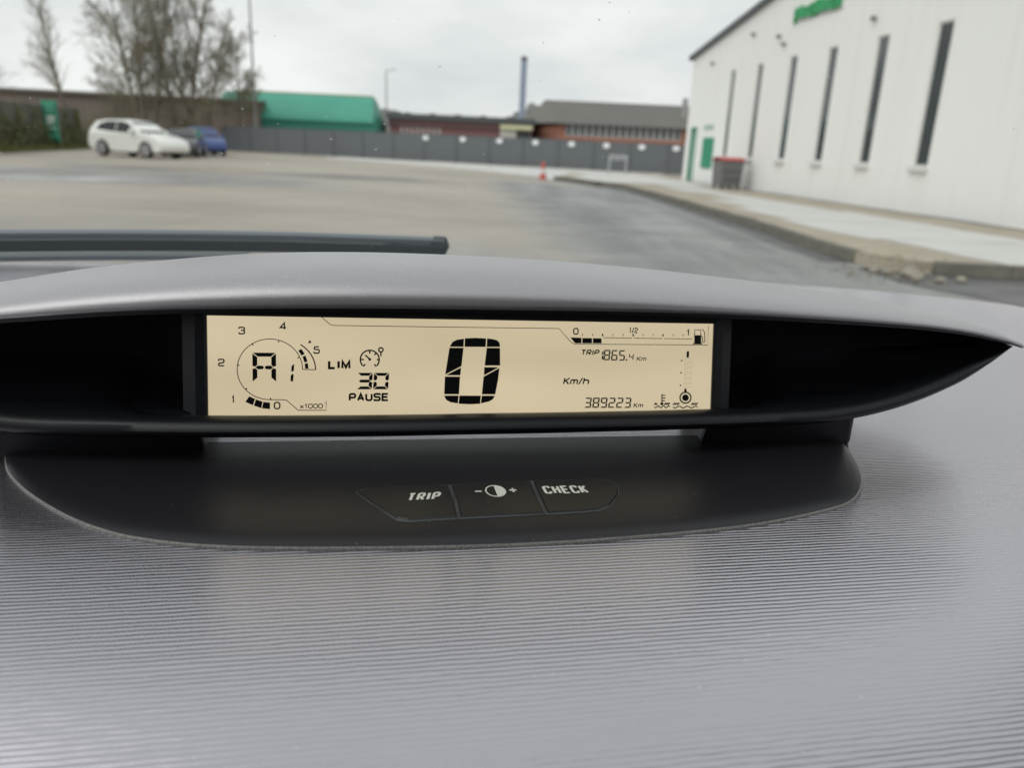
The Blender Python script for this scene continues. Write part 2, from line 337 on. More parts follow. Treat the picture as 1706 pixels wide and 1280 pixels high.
m_pane = mat('dark_pane', (0.07, 0.082, 0.086), 0.06, spec=0.7, bump=(1.5, .06, .05, (1, 1, .5)))
m_zinc = mat('dark_fascia', (0.085, 0.095, 0.10), 0.5)
m_grey = mat('lamp_grey', (0.27, 0.27, 0.265), 0.6)
m_green = mat('green_paint', (0.02, 0.27, 0.15), 0.5)
m_sign = mat('green_letter', (0.03, 0.36, 0.13), 0.45)
def top(u): return 5.15 + 0.152*(20.6-u) if u >= 9.8 else 5.15 + 0.152*(u+1.0)
WIN = [(3.56, .46), (6.02, .43), (8.53, .42), (10.98, .42), (13.50, .38), (15.93, .36)]
m = MB(); T = 0.32; ZB, ZT = 1.21, 4.34
def col(u0, u1, z0=0.0, z1=None):
    t0, t1 = (top(u0), top(u1)) if z1 is None else (z1, z1)
    m.hexa([(u0, -T, z0), (u1, -T, z0), (u1, 0, z0), (u0, 0, z0)], [(u0, -T, t0), (u1, -T, t1), (u1, 0, t1), (u0, 0, t0)])
edges = [-12.0]
WIN = [(u, w+.10) for u, w in WIN]
opens = sorted([(u-w/2, u+w/2, ZB, ZT) for u, w in WIN] + [(19.25, 19.93, 0.146, 2.36)])
cur = -12.0
for a, b, z0, z1 in opens:
    seg = [cur] + ([9.8] if cur < 9.8 < a else []) + [a]
    for p, q in zip(seg, seg[1:]): col(p, q)
    if z0 > 0.2: col(a, b, 0, z0)
    col(a, b, z1, None); cur = b
col(cur, 20.6)
m.hexa([(20.28, -22, 0), (20.6, -22, 0), (20.6, -T, 0), (20.28, -T, 0)], [(20.28, -22, 5.15), (20.6, -22, 5.15), (20.6, -T, 5.15), (20.28, -T, 5.15)])
m.build('wall', m_white, wbld)
m = MB()
for a, b in ((20.85, 9.8), (9.8, -12.2)):
    m.hexa([(b, -22.0, top(b)-0.02), (a, -22.0, top(a)-0.02), (a, 0.16, top(a)-0.02), (b, 0.16, top(b)-0.02)], [(b, -22, top(b)+0.16), (a, -22, top(a)+0.16), (a, 0.16, top(a)+0.16), (b, 0.16, top(b)+0.16)])
m.build('roof', m_zinc, wbld)
for u, w in WIN:
    q = MB()
    for du in (-w/2+0.022, w/2-0.022): q.box((u+du, -0.075, (ZB+ZT)/2), (0.044, 0.09, ZT-ZB))
    for zz in (ZB+0.022, ZT-0.022): q.box((u, -0.075, zz), (w-0.088, 0.09, 0.044))
    fo = q.build('window', m_white2, wbld)
    MB().box((u, -0.07, (ZB+ZT)/2), (w-0.088, 0.02, ZT-ZB-0.088)).build('pane', m_pane, fo)
    MB().box((u, -0.02, ZB-0.055), (w+0.12, 0.24, 0.11)).build('sill', m_white2, fo, bevel=0.01)
q = MB().box((19.59, -0.12, 1.25), (0.60, 0.05, 2.19)); d = q.build('door', m_white2, wbld); d['label'] = 'white door with a green frame at the far corner'
q = MB()
for u in (19.28, 19.90): q.box((u, -0.02, 1.25), (0.055, 0.12, 2.2))
q.box((19.59, -0.02, 2.33), (0.565, 0.12, 0.05)); q.build('door_frame', m_green, d)
for u, z in ((14.32, 5.35), (12.17, 5.03), (11.73, 4.75), (6.53, 4.79), (18.10, 4.75)):
    q = MB(); q.lathe([(0.04, 0.0), (0.04, 0.04), (0.075, 0.055), (0.08, 0.12), (0.045, 0.15)], (u, 0, z), 10, 'Y'); q.build('wall_lamp', m_grey, wbld)
q = MB().box((17.72, 0.03, 1.34), (1.15, 0.05, 1.18)); o = q.build('notice_panel', m_green, wbld, bevel=0.006); o['label'] = 'plain green panel on the wall beside the door'
vs, fs = lettering('KONTOR', 0, 0, 1.1, .24, .05)
q = MB(); q.add([(18.45-a, 0.012+.0005*z, 2.20+b) for a, b, z in vs], fs); q.build('lettering', mat('faded_green_print', (0.36, 0.55, 0.46), 0.6), wbld, fix=False)
sg = thing('sign_lettering', 'row of raised green letters high on the white building under the roof edge', 'sign', M=BM @ Matrix.Translation((9.75, 0.0, 5.34)))
word = 'PAKKEMARKED'; uu = 1.45
for i, ch in enumerate(word):
    wd = 0.25 if ch != 'M' else 0.29; hh = 0.36; zz = 0.0
    if i == 0: hh, zz, wd = 0.50, -0.12, 0.27
    vs, fs = lettering(ch, 0, 0, wd*.86, hh, .085); q = MB()
    for f in fs: q.prism([(uu - vs[k][0], 0.02+.002*vs[k][2], zz+vs[k][1]) for k in f], .08, (0, 1, 0))
    uu -= wd
    q.build('letter', m_sign, sg, fix=False)
q = MB(); q.box((0.0, 0.004, -0.03), (2.9, 0.008, 0.03)); q.build('mounting_rail', m_grey, sg)

# ---- things on the pavement
m_bin = mat('bin_grey', (0.16, 0.16, 0.16), 0.55); m_red = mat('bin_red', (0.50, 0.09, 0.085), 0.5); m_rub2 = mat('rubber', (0.02, 0.02, 0.02), 0.7)
bn = thing('waste_container', 'grey waste container with a red lid standing against the white wall', 'waste container', (7.22, 28.5, 0.146), radians(7.2)); bn.scale = (.86, .9, .93)
q = MB(); q.hexa([(-.42, -.47, .1), (.42, -.47, .1), (.42, .47, .1), (-.42, .47, .1)], [(-.47, -.52, 1.03), (.47, -.52, 1.03), (.47, .52, 1.03), (-.47, .52, 1.03)]); q.build('tub', m_bin, bn, bevel=0.03)
q = MB()
rows = [[(x*1.02, -.56+1.12*k/8, 1.035+0.10*sin(pi*k/8)**.7+z) for k in range(9)] for x, z in ((-.5, 0), (-.48, .02), (.48, .02), (.5, 0))]
q.grid(rows); q.box((0, 0, 1.045), (1.02, 1.12, 0.03)); q.build('lid', m_red, bn)
for x in (-.34, .34):
    for y in (-.38, .38): q = MB(); q.lathe([(.05, -.025), (.1, -.025), (.1, .025), (.05, .025)], (x, y, .1), 12, 'X'); q.build('wheel', m_rub2, bn)
for y in (-.2, .1): MB().box((0, -.53, .6+y), (.7, .03, .04)).build('rib', m_bin, bn)
m_orange = mat('cone_red', (0.55, 0.085, 0.06), 0.5); m_cw = mat('cone_white', (0.7, 0.68, 0.66), 0.5)
cn = thing('traffic_cone', 'red and white traffic cone standing at the far end of the kerb', 'traffic cone', (0.89, 33.7, 0.004))
MB().box((0, 0, .02), (.36, .36, .04)).build('base', m_orange, cn, bevel=.01)
q = MB(); q.lathe([(.14, .041), (.115, .22), (.112, .22), (.085, .40), (.088, .40), (.035, .70), (.02, .715)], n=14); q.build('cone', m_orange, cn, smooth=True, angle=40)
q = MB(); q.lathe([(.116, .22), (.09, .40)], n=14); q.build('reflective_band', m_cw, cn, smooth=True, angle=40)
m_steel = mat('galvanised_steel', (0.52, 0.53, 0.54), 0.4, 0.4)
hp = thing('metal_stand', 'galvanised steel frame stand in front of the grey fence', 'stand', (4.75, 40.3, 0.147))
for s in (-1, 1):
    q = MB(); q.tube([(s*.42, 0, 0), (s*.42, 0, .84)], .04, 8); q.build('leg', m_steel, hp); MB().box((s*.42, 0, .01), (.12, .4, .02)).build('foot', m_steel, hp)
q = MB(); q.tube([(-.46, 0, .86), (.46, 0, .86)], .04, 8); q.tube([(-.38, 0, .72), (.38, 0, .72)], .03, 8); q.build('crossbar', m_steel, hp)

# ---- grey fence across the back of the yard
m_fence = mat('grey_fence_board', (0.118, 0.131, 0.142), 0.6, noise=(0.5, 0.3, (0.136, 0.149, 0.158), (1, 1, 1)))
m_post = mat('grey_fence_post', (0.112, 0.125, 0.135), 0.5)
F0 = Vector((-23.131, 61.843, 0)); F1 = Vector((9.798, 50.657, 0)); fd = (F1-F0).normalized(); fa = atan2(fd.y, fd.x)
fence = thing('perimeter_fence', 'long dark grey panel fence across the back of the car park', 'fence', tuple(F0), fa)
rf = random.Random(4)
for k in range(18):
    u = 0.45 + 2.4*k
    pn = MB().box((0, 0, .90), (2.28, .05, 1.72)).build('panel', m_fence, fence, bevel=.008); pn.location = (u+1.2, rf.uniform(-.01, .01), rf.uniform(-.015, .015)); 
    ps = MB().box((0, 0, .91), (.10, .12, 1.82)).build('post', m_post, fence); ps.location = (u, 0, 0)
MB().box((22, 0, 1.80), (43.2, .09, .05)).build('top_rail', m_post, fence)
m_plate = mat('white_plate', (0.86, 0.88, 0.90), 0.35)
desc = ['white plate on the grey fence just right of the green roof, leftmost of the row', 'white plate on the grey fence below the middle of the maroon building', 'white plate on the grey fence below the pale kiosk', 'white plate on the grey fence at the left corner of the brick building',
        'white plate on the grey fence below the leftmost brick building windows', 'white plate on the grey fence above and left of the steel stand', 'white plate on the grey fence above and right of the steel stand', 'white plate on the grey fence closest to the white building']
p0 = None
for k, u in enumerate((17.38, 20.15, 22.80, 25.32, 27.78, 30.08, 32.36, 34.5)):
    if p0 is None:
        q = MB(); q.lathe([(.02, -.012), (.215, -.012), (.225, 0), (.215, .012), (.02, .012)], n=20, axis='Y'); q.v = [(v[0], v[1], v[2]*.74) for v in q.v]
        p0 = q.build('parking_plate', m_plate); o = p0
    else:
        o = p0.copy(); COL.objects.link(o)
    pos = F0 + fd*u + Vector((fd.y, -fd.x, 0))*0.085
    o.location = (pos.x, pos.y, 1.555); o.rotation_euler = (0, 0, fa); tag(o, desc[k], 'plate', 'white plates along the top of the grey fence')

# ---- buildings beyond the fence
m_tarp = mat('green_tarpaulin', (0.045, 0.30, 0.215), 0.5, noise=(0.5, 0.3, (0.06, 0.35, 0.25), (1, 1, .3)), bump=(1.2, .5, .1, (3, 1, .4)))
m_tarp2 = mat('green_tarpaulin_shaded', (0.035, 0.22, 0.165), 0.6)  # same tarpaulin, darker: shade below the roof slope put into the colour
gh = thing('green_hall', 'long low hall covered in green tarpaulin behind the grey fence', 'hall', (-19.2, 70, 0), 0)
q = MB(); q.box((-.3, 3, 1.4), (13.7, 5.2, 2.8)); q.build('wall', m_tarp2, gh)
q = MB(); q.grid([[(-7.3+x*1.042, .25+y, z) for y, z in ((0, 2.62), (.10, 2.95), (.9, 4.2), (1.6, 4.68), (2.6, 4.85), (4.2, 4.2), (5.4, 2.62))] for x in (0, .5, 3, 6, 9, 12, 13.1)] , caps=True)
q.v = [((v[0]+(0.45*(v[2]-2.6)/2.2 if v[0] < -7.0 else 0)-(0.35*(v[2]-2.6)/2.2 if v[0] > 6.2 else 0)), v[1], v[2]) for v in q.v]; q.build('roof_cover', m_tarp, gh, smooth=True, angle=40)
q = MB(); q.tube([(-6.2, 2.75, 4.9), (5.9, 2.75, 4.9)], .09, 6); q.build('ridge_strip', mat('faded_yellow', (.5, .52, .38), .7), gh)
for x in (-3.4, -.2, 3.0): MB().box((x, .34, 2.78), (.06, .05, .3)).build('strap', m_tarp2, gh)
m_roof = mat('dark_roofing', (0.095, 0.105, 0.11), 0.7); m_mar = mat('maroon_cladding', (0.12, 0.065, 0.065), 0.6); m_pink = mat('dusty_red_wall', (0.23, 0.115, 0.115), 0.7)
mr = thing('maroon_building', 'low maroon building with a flat dark roof between the green hall and brick building', 'building', (-5.6, 73, 0), radians(-1))
MB().box((0, 4, 1.28), (12.6, 8, 2.56)).build('wall', m_pink, mr)
MB().box((0, 3.93, 2.86), (12.9, 8.2, .60)).build('fascia', m_mar, mr)
MB().box((0, 3.93, 3.40), (13.2, 8.5, .48)).build('roof', m_roof, mr)
for k in range(16): MB().box((-5.5+.24*k, -.03, 2.2), (.12, .06, .66)).build('slat', m_white2 if k % 2 else m_pink, mr)
for k in range(5): MB().box((-5 + 2.3*k, 1.5, 3.71), (.5, .5, .14)).build('roof_vent', m_roof, mr)
ks = thing('kiosk', 'small pale kiosk with a yellowish flat canopy left of the brick building', 'kiosk', (-.72, 69.0, 0), 0)
MB().box((-.55, .8, 1.3), (1.35, 1.4, 2.6)).build('wall', mat('pale_kiosk', (.62, .62, .58), .6), ks)
MB().box((.1, .7, 2.78), (2.7, 2.0, .34)).build('canopy', mat('canopy_yellow', (.62, .62, .40), .6), ks, bevel=.02)
for x in (.6, 1.3): MB().box((x, -.1, 1.3), (.1, .1, 2.6)).build('post', m_zinc, ks)
MB().box((.75, 1.2, 1.25), (1.2, .5, 2.4)).build('counter', m_zinc, ks)
m_brick = mat('red_brick', (0.37, 0.17, 0.115), 0.85, noise=(.9, .3, (0.42, 0.20, 0.14), (1, 1, 1)), bump=(22, .4, .02, (1, 1, 3)))
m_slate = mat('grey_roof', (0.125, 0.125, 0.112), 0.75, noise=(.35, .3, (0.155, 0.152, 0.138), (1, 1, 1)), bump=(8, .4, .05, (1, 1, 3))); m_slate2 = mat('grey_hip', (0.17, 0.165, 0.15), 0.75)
bb = thing('brick_building', 'red brick building with a grey hipped roof and a row of white framed windows', 'building', (3.3, 75, 0), radians(0))
MB().prism([(0, 0, 0), (14, 0, 0), (14, 9, 0), (-2.9, 9, 0), (-2.9, 6.5, 0)], 2.38).build('wall', m_brick, bb)
q = MB(); q.prism([(0, .15, 2.38), (.15, .15, 2.38), (14, .15, 2.38), (14, 9, 2.38), (-2.9, 9, 2.38), (-2.9, 6.5, 2.38)], 1.08); q.build('upper_wall', m_brick, bb)
q = MB(); q.add([(-.15, -.45, 3.46), (14.4, -.45, 3.46), (14.4, 9.4, 3.46), (-3.3, 9.4, 3.46), (-3.3, 6.4, 3.46), (-1.3, 5.6, 5.72), (14.4, 5.2, 5.72)], [(0, 1, 6, 5), (0, 5, 4), (4, 5, 3), (3, 5, 6, 2), (1, 2, 6), (0, 4, 3, 2, 1)]); rf_ = q.build('roof', m_slate, bb)
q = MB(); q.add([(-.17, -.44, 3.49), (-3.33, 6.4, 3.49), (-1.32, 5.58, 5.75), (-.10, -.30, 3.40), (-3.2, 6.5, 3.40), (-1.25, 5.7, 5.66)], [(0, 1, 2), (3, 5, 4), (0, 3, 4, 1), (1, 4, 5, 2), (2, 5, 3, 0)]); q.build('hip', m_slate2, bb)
q = MB(); q.box((7, -.47, 3.42), (14.6, .1, .12)); q.build('gutter', m_zinc, bb)
m_bw = mat('blue_grey_pane', (.16, .18, .19), .2)
for k in range(17):
    x = .85 + .62*k; q = MB()
    for dx in (-.28, .28): q.box((x+dx, .10, 2.91), (.06, .10, 1.02))
    for zz in (2.43, 3.39): q.box((x, .10, zz), (.50, .10, .06))
    w_ = q.build('window', m_white2, bb); MB().box((x, .13, 2.91), (.50, .03, .90)).build('pane', m_bw, w_)
ch = MB(); ch.box((11.6, 2.2, 5.1), (.45, .45, 2.2)); ch.build('chimney', mat('pale_vent', (.35, .35, .34), .7), bb)
# masts, chimney
bc = thing('factory_chimney', 'tall slim blue chimney rising behind the maroon building', 'chimney', (-.28, 92, 0))
q = MB(); q.lathe([(.36, 0), (.34, 10.4)], n=14); q.build('shaft', mat('chimney_blue', (.30, .36, .47), .5), bc, smooth=True, angle=40)
q = MB(); q.lathe([(.36, 10.3), (.36, 10.65), (.25, 10.7)], n=14); q.build('cap', m_zinc, bc)
for (x, y, h, r, lab) in ((-21.6, 66, 14.5, .085, 'thin grey lamp mast rising behind the bare trees, out of the top of the picture'), (-17.4, 104, 9.6, .10, 'thin faint lamp mast in the distance right of the green hall')):
    p = thing('lamp_mast', lab, 'lamp mast', (x, y, 0)); q = MB(); q.tube([(0, 0, 0), (0, 0, h)], [r*1.3, r*.8], 8); q.build('pole', mat('mast_grey', (.33, .33, .33), .6), p)
    q = MB(); q.tube([(-.05, 0, h), (.9, 0, h+.15)], .05, 6); q.box((.95, 0, h+.14), (.5, .2, .1)); q.build('lamp_head', m_grey, p)

# ---- left edge of the yard: fence, banner, shed
m_bark = mat('bark', (0.12, 0.108, 0.09), 0.9, noise=(3, .3, (0.17, 0.152, 0.12), (1, 1, .3)))
m_twig = mat('twigs', (0.19, 0.172, 0.135), 0.9, noise=(.8, .25, (0.235, 0.215, 0.14), (1, 1, 1)))
m_shed = mat('weathered_boards', (0.17, 0.14, 0.118), 0.85, noise=(1.1, .3, (0.24, 0.205, 0.175), (3, 3, .25)))
shd = thing('long_shed', 'long low weathered brown shed behind the bare trees on the left', 'shed', (-42.5, 69, 0), radians(3))
q = MB(); q.box((0, 2, 1.9), (40, 4, 3.8)); q.build('wall', m_shed, shd)
q = MB(); q.hexa([(-20.3, -.3, 3.8), (20.3, -.3, 3.8), (20.3, 4.3, 3.8), (-20.3, 4.3, 3.8)], [(-20.3, -.3, 3.95), (20.3, -.3, 3.95), (20.3, 4.3, 4.3), (-20.3, 4.3, 4.3)]); q.build('roof', mat('shed_roof', (.10, .085, .07), .8), shd)
LF0 = Vector((-23.6, 35.0, 0)); LF1 = Vector((-27.4, 50.4, 0)); ld = (LF1-LF0).normalized()
m_lf = mat('dark_boards', (0.088, 0.088, 0.08), 0.8, noise=(1.5, .3, (0.13, 0.127, 0.10), (1, 1, .3)))
lf = thing('boundary_fence', 'dark weathered panel fence along the left edge of the car park', 'fence', tuple(LF0), atan2(ld.y, ld.x))
for k in range(-2, 7):
    MB().box((2.3*k+1.15, 0, 1.16), (2.2, .05, 2.2)).build('panel', m_lf, lf); MB().box((2.3*k, 0, 1.2), (.1, .11, 2.4)).build('post', mat('grey_post', (.20, .19, .165), .8) if k in (1, 2) else m_lf, lf)
def leaf_stuff(name, n, fn, m, size, label, seed):
    r = random.Random(seed); q = MB()
    for i in range(n):
        x, y, z = fn(r); s = size*r.uniform(.5, 1.3); e = [Vector((r.gauss(0, 1), r.gauss(0, 1), r.gauss(0, 1))).normalized()*s for _ in range(2)]; c = Vector((x, y, z))
        q.add([c-e[0]*.5, c+e[1]*.45, c+e[0]*.5, c-e[1]*.45], [(0, 1, 2, 3)])
    return tag(q.build(name, m, fix=False), label, 'plants', kind='stuff')
m_ivy = mat('ivy_leaves', (0.10, 0.115, 0.045), 0.7, noise=(.7, .25, (0.16, 0.16, 0.05), (1, 1, 1)))
def ivy(r):
    t = r.random()*17-1; h = 2.3*r.random()**1.6*(.55+.45*sin(t*1.3+1)**2); p = LF0 + ld*t; o = r.uniform(.05, .5)*(1.1-h/2.6); return p.x + ld.y*o, p.y - ld.x*o, h
leaf_stuff('ivy', 5200, ivy, m_ivy, .13, 'green and brown ivy growing up the dark fence', 5)
def ver(r):
    t = r.random()*15; p = LF0 + ld*t; o = r.random()**1.5*1.0; return p.x + ld.y*o, p.y - ld.x*o, .25*r.random()
leaf_stuff('weeds', 3000, ver, mat('weed_leaves', (.15, .14, .05), .8, noise=(.6, .3, (.17, .17, .05), (1, 1, 1))), .10, 'low weeds along the foot of the dark fence', 6)
bp = LF0 + ld*9.6 + Vector((-.75, 0, 0)) + Vector((ld.y, -ld.x, 0))*.75
bp = Vector((-25.45, 44.0, 0))
bnr = thing('banner', 'upright green banner with pale print hanging on the dark fence at far left', 'banner', (bp.x, bp.y, 0), atan2(ld.y, ld.x))
BW, B0, B1 = .72, .42, 2.52
# the banner hangs at a slant towards the yard
bnr.rotation_euler = (0, 0, radians(24))
rows = [[(-BW/2+BW*i/8, -.03*sin(i*1.1+j*.6), B0+(B1-B0)*j/12) for i in range(9)] for j in range(13)]
q = MB(); q.grid(rows); cl = q.build('cloth', mat('banner_green', (.022, .25, .145), .6), bnr, smooth=True)
sm = cl.modifiers.new('thickness', 'SOLIDIFY'); sm.thickness = .006
q = MB(); mpr = mat('banner_print', (.62, .70, .66), .6)
m_pale = mat('banner_pale_green', (.14, .46, .33), .6)
for zz, w, h in ((2.28, .42, .10), (2.12, .46, .07), (1.96, .42, .07), (.74, .4, .05)): MB().box((0, -.055, zz), (w, .008, h)).build('small_print', m_pale, cl)
q = MB()
vs, fs = lettering('P', 0, 0, .36, .42, .10); q.add([(-.18+a, -.06-.001*z, 1.22+b) for a, b, z in vs], fs); q.box((0, -.055, 1.70), (.46, .008, .1)); q.box((.03, -.055, 1.12), (.40, .008, .06)); q.build('white_print', mpr, cl)
for s in (-1, 1): q = MB(); q.tube([(s*BW/2, .02, 0), (s*BW/2, .02, 2.6)], .025, 6); q.build('post', m_grey, bnr)

# ---- bare trees
def tree(name, label, loc, H, spread, seed, stems=1, L1=12, L2=8, L3=6, up=.35, rad=.16, first=.14, slim=False):
    r = random.Random(seed); T = MB(); K = MB()
    root = thing(name, label, 'tree', loc, group='bare trees on the left')
    def limb(p, d, ln, ra, lev):
        n = 6 if lev == 0 else (5 if lev == 1 else (3 if lev == 2 else 2)); pts = [p]; q = p; dd = d.normalized()
        for i in range(n):
            dd = (dd + Vector((r.gauss(0, .13), r.gauss(0, .13), r.gauss(0, .08) + up*.13*(lev > 0)))*(.3 if lev == 0 else 1)).normalized(); q = q + dd*(ln/n); pts.append(q)
        rs = [ra*(1-(.75 if lev < 2 else .5)*i/n) for i in range(n+1)]
        (T if lev == 0 else K).tube(pts, rs, 6 if lev == 0 else 3, cap=lev < 1)
        return pts, dd
    def at(pts, t):
        f = t*(len(pts)-1); i = min(len(pts)-2, int(f)); return pts[i].lerp(pts[i+1], f-i), (pts[i+1]-pts[i]).normalized()
    def kids(pts, ln, ra, lev):
        n = (L1, L2, L3, 5)[lev]
        for k in range(n):
            t = first + (1-first)*((k+r.random())/n) if lev == 0 else .08 + .92*((k+r.random())/n)
            p, dr = at(pts, min(.99, t)); a = r.uniform(0, 6.28); side = dr.cross(Vector((cos(a), sin(a), .3))).normalized()
            w = r.uniform(.5, 1.0)*(spread if lev == 0 else .8); d2 = (dr*(1-.35*w) + side*w).normalized()
            l2 = ln*(.50 if lev == 0 else .56)*(1.15-.6*t)*r.uniform(.7, 1.2)
            if slim and lev == 0: l2 *= .85
            ra2 = max(.020 if lev < 1 else .011, ra*(.42 if lev == 0 else .45)*(1.1-.6*t)); ps, _ = limb(p, d2, l2, ra2, lev+1)
            if lev < 2 or (lev == 2 and L3 > 5 and r.random() < .5): kids(ps, l2, ra2, lev+1)
    for s in range(stems):
        a = 6.28*s/stems + r.random(); d = Vector((cos(a)*.22*(stems > 1), sin(a)*.12*(stems > 1), 1)); hh = H*(r.uniform(.82, 1.0) if stems > 1 else 1.0)
        ps, _ = limb(Vector((cos(a)*.3*(stems > 1), sin(a)*.2*(stems > 1), 0)), d, hh*.96, rad, 0); kids(ps, hh*.80, rad, 0)
    T.build('trunk', m_bark, root, smooth=True, fix=False); K.build('crown', m_twig, root, fix=False)
    return root
TR = 'bare_tree'
tree(TR, 'slim tall bare tree standing alone behind the green banner', (-33.6, 60.5, 0), 9.6, .55, 11, 1, 26, 6, 4, .5, .15, .3, True)
tree(TR, 'small rounded bare tree behind the white car, left of the big trees', (-29.6, 61.0, 0), 6.6, .8, 12, 2, 11, 8, 6, .3, .10)
tree(TR, 'big spreading bare tree above the white car roof, leftmost of the tall trees', (-27.4, 59.5, 0), 11.4, .85, 13, 3, 13, 9, 7, .3, .17)
tree(TR, 'tallest bare tree with olive twigs, in the middle of the tall trees', (-25.2, 60.5, 0), 13.0, .75, 14, 2, 14, 9, 7, .35, .19)
tree(TR, 'bare tree above the dark parked car, just left of the green hall', (-24.3, 62.0, 0), 11.4, .8, 15, 2, 13, 9, 6, .35, .15)
tree(TR, 'short bare tree rising in front of the left end of the green hall', (-22.4, 65.0, 0), 8.2, .8, 16, 1, 16, 8, 6, .3, .11)
tree(TR, 'bare tree partly cut off by the left edge of the picture', (-40.5, 61.0, 0), 7.8, .8, 17, 1, 11, 7, 5, .3, .11)
def brush(r):
    return r.uniform(-46, -21.5), r.uniform(62.5, 66), 2.9*r.random()**.8*(.7+.3*sin(r.random()*9))
r = random.Random(21); q = MB()
for i in range(2600):
    x = r.uniform(-47, -25.2); y = r.uniform(63.3, 66.5); h = r.uniform(1.0, 3.3)*(.75+.25*sin(x*.9)); q.tube([(x, y, 0), (x+r.gauss(0, .25), y+r.gauss(0, .2), h*.6), (x+r.gauss(0, .5), y+r.gauss(0, .3), h)], [.02, .014, .006], 3, cap=False)
tag(q.build('brushwood', m_twig, fix=False), 'brown leafless brushwood in front of the long shed', 'brushwood', kind='stuff')
r = random.Random(22); q = MB()
for i in range(100):
    x = r.gauss(-23.2, .7); y = r.uniform(68.0, 69.2); h = 4.7 - .25*abs(x+23.2)**2 + r.gauss(0, .15); q.tube([(x, y, 3.0), (x+r.gauss(0, .2), y, (h+3.0)/2), (x+r.gauss(0, .35), y, h)], [.03, .02, .012], 3, cap=False)
bu = q.build('bare_bush', m_twig, fix=False); tag(bu, 'dark leafless bush hanging over the left end of the green hall', 'bush')
# far tree line
r = random.Random(31); q = MB(); m_far = mat('far_trees', (0.24, 0.245, 0.235), .9)
for i in range(1500):
    x = r.uniform(-60, 30); y = r.uniform(175, 190); h = (6.0 + 1.6*sin(x*.13) + 1.0*sin(x*.41+1) + (3.2*math.exp(-((x-1)/6.5)**2)))*r.uniform(.8, 1.0)
    s = r.uniform(.7, 1.6); q.lathe([(s*.8, h*.35), (s, h*.7), (s*.35, h)], (x, y, 0), 5)
tag(q.build('distant_trees', m_far, fix=False), 'hazy distant trees on the horizon behind the roofs', 'trees', kind='stuff')

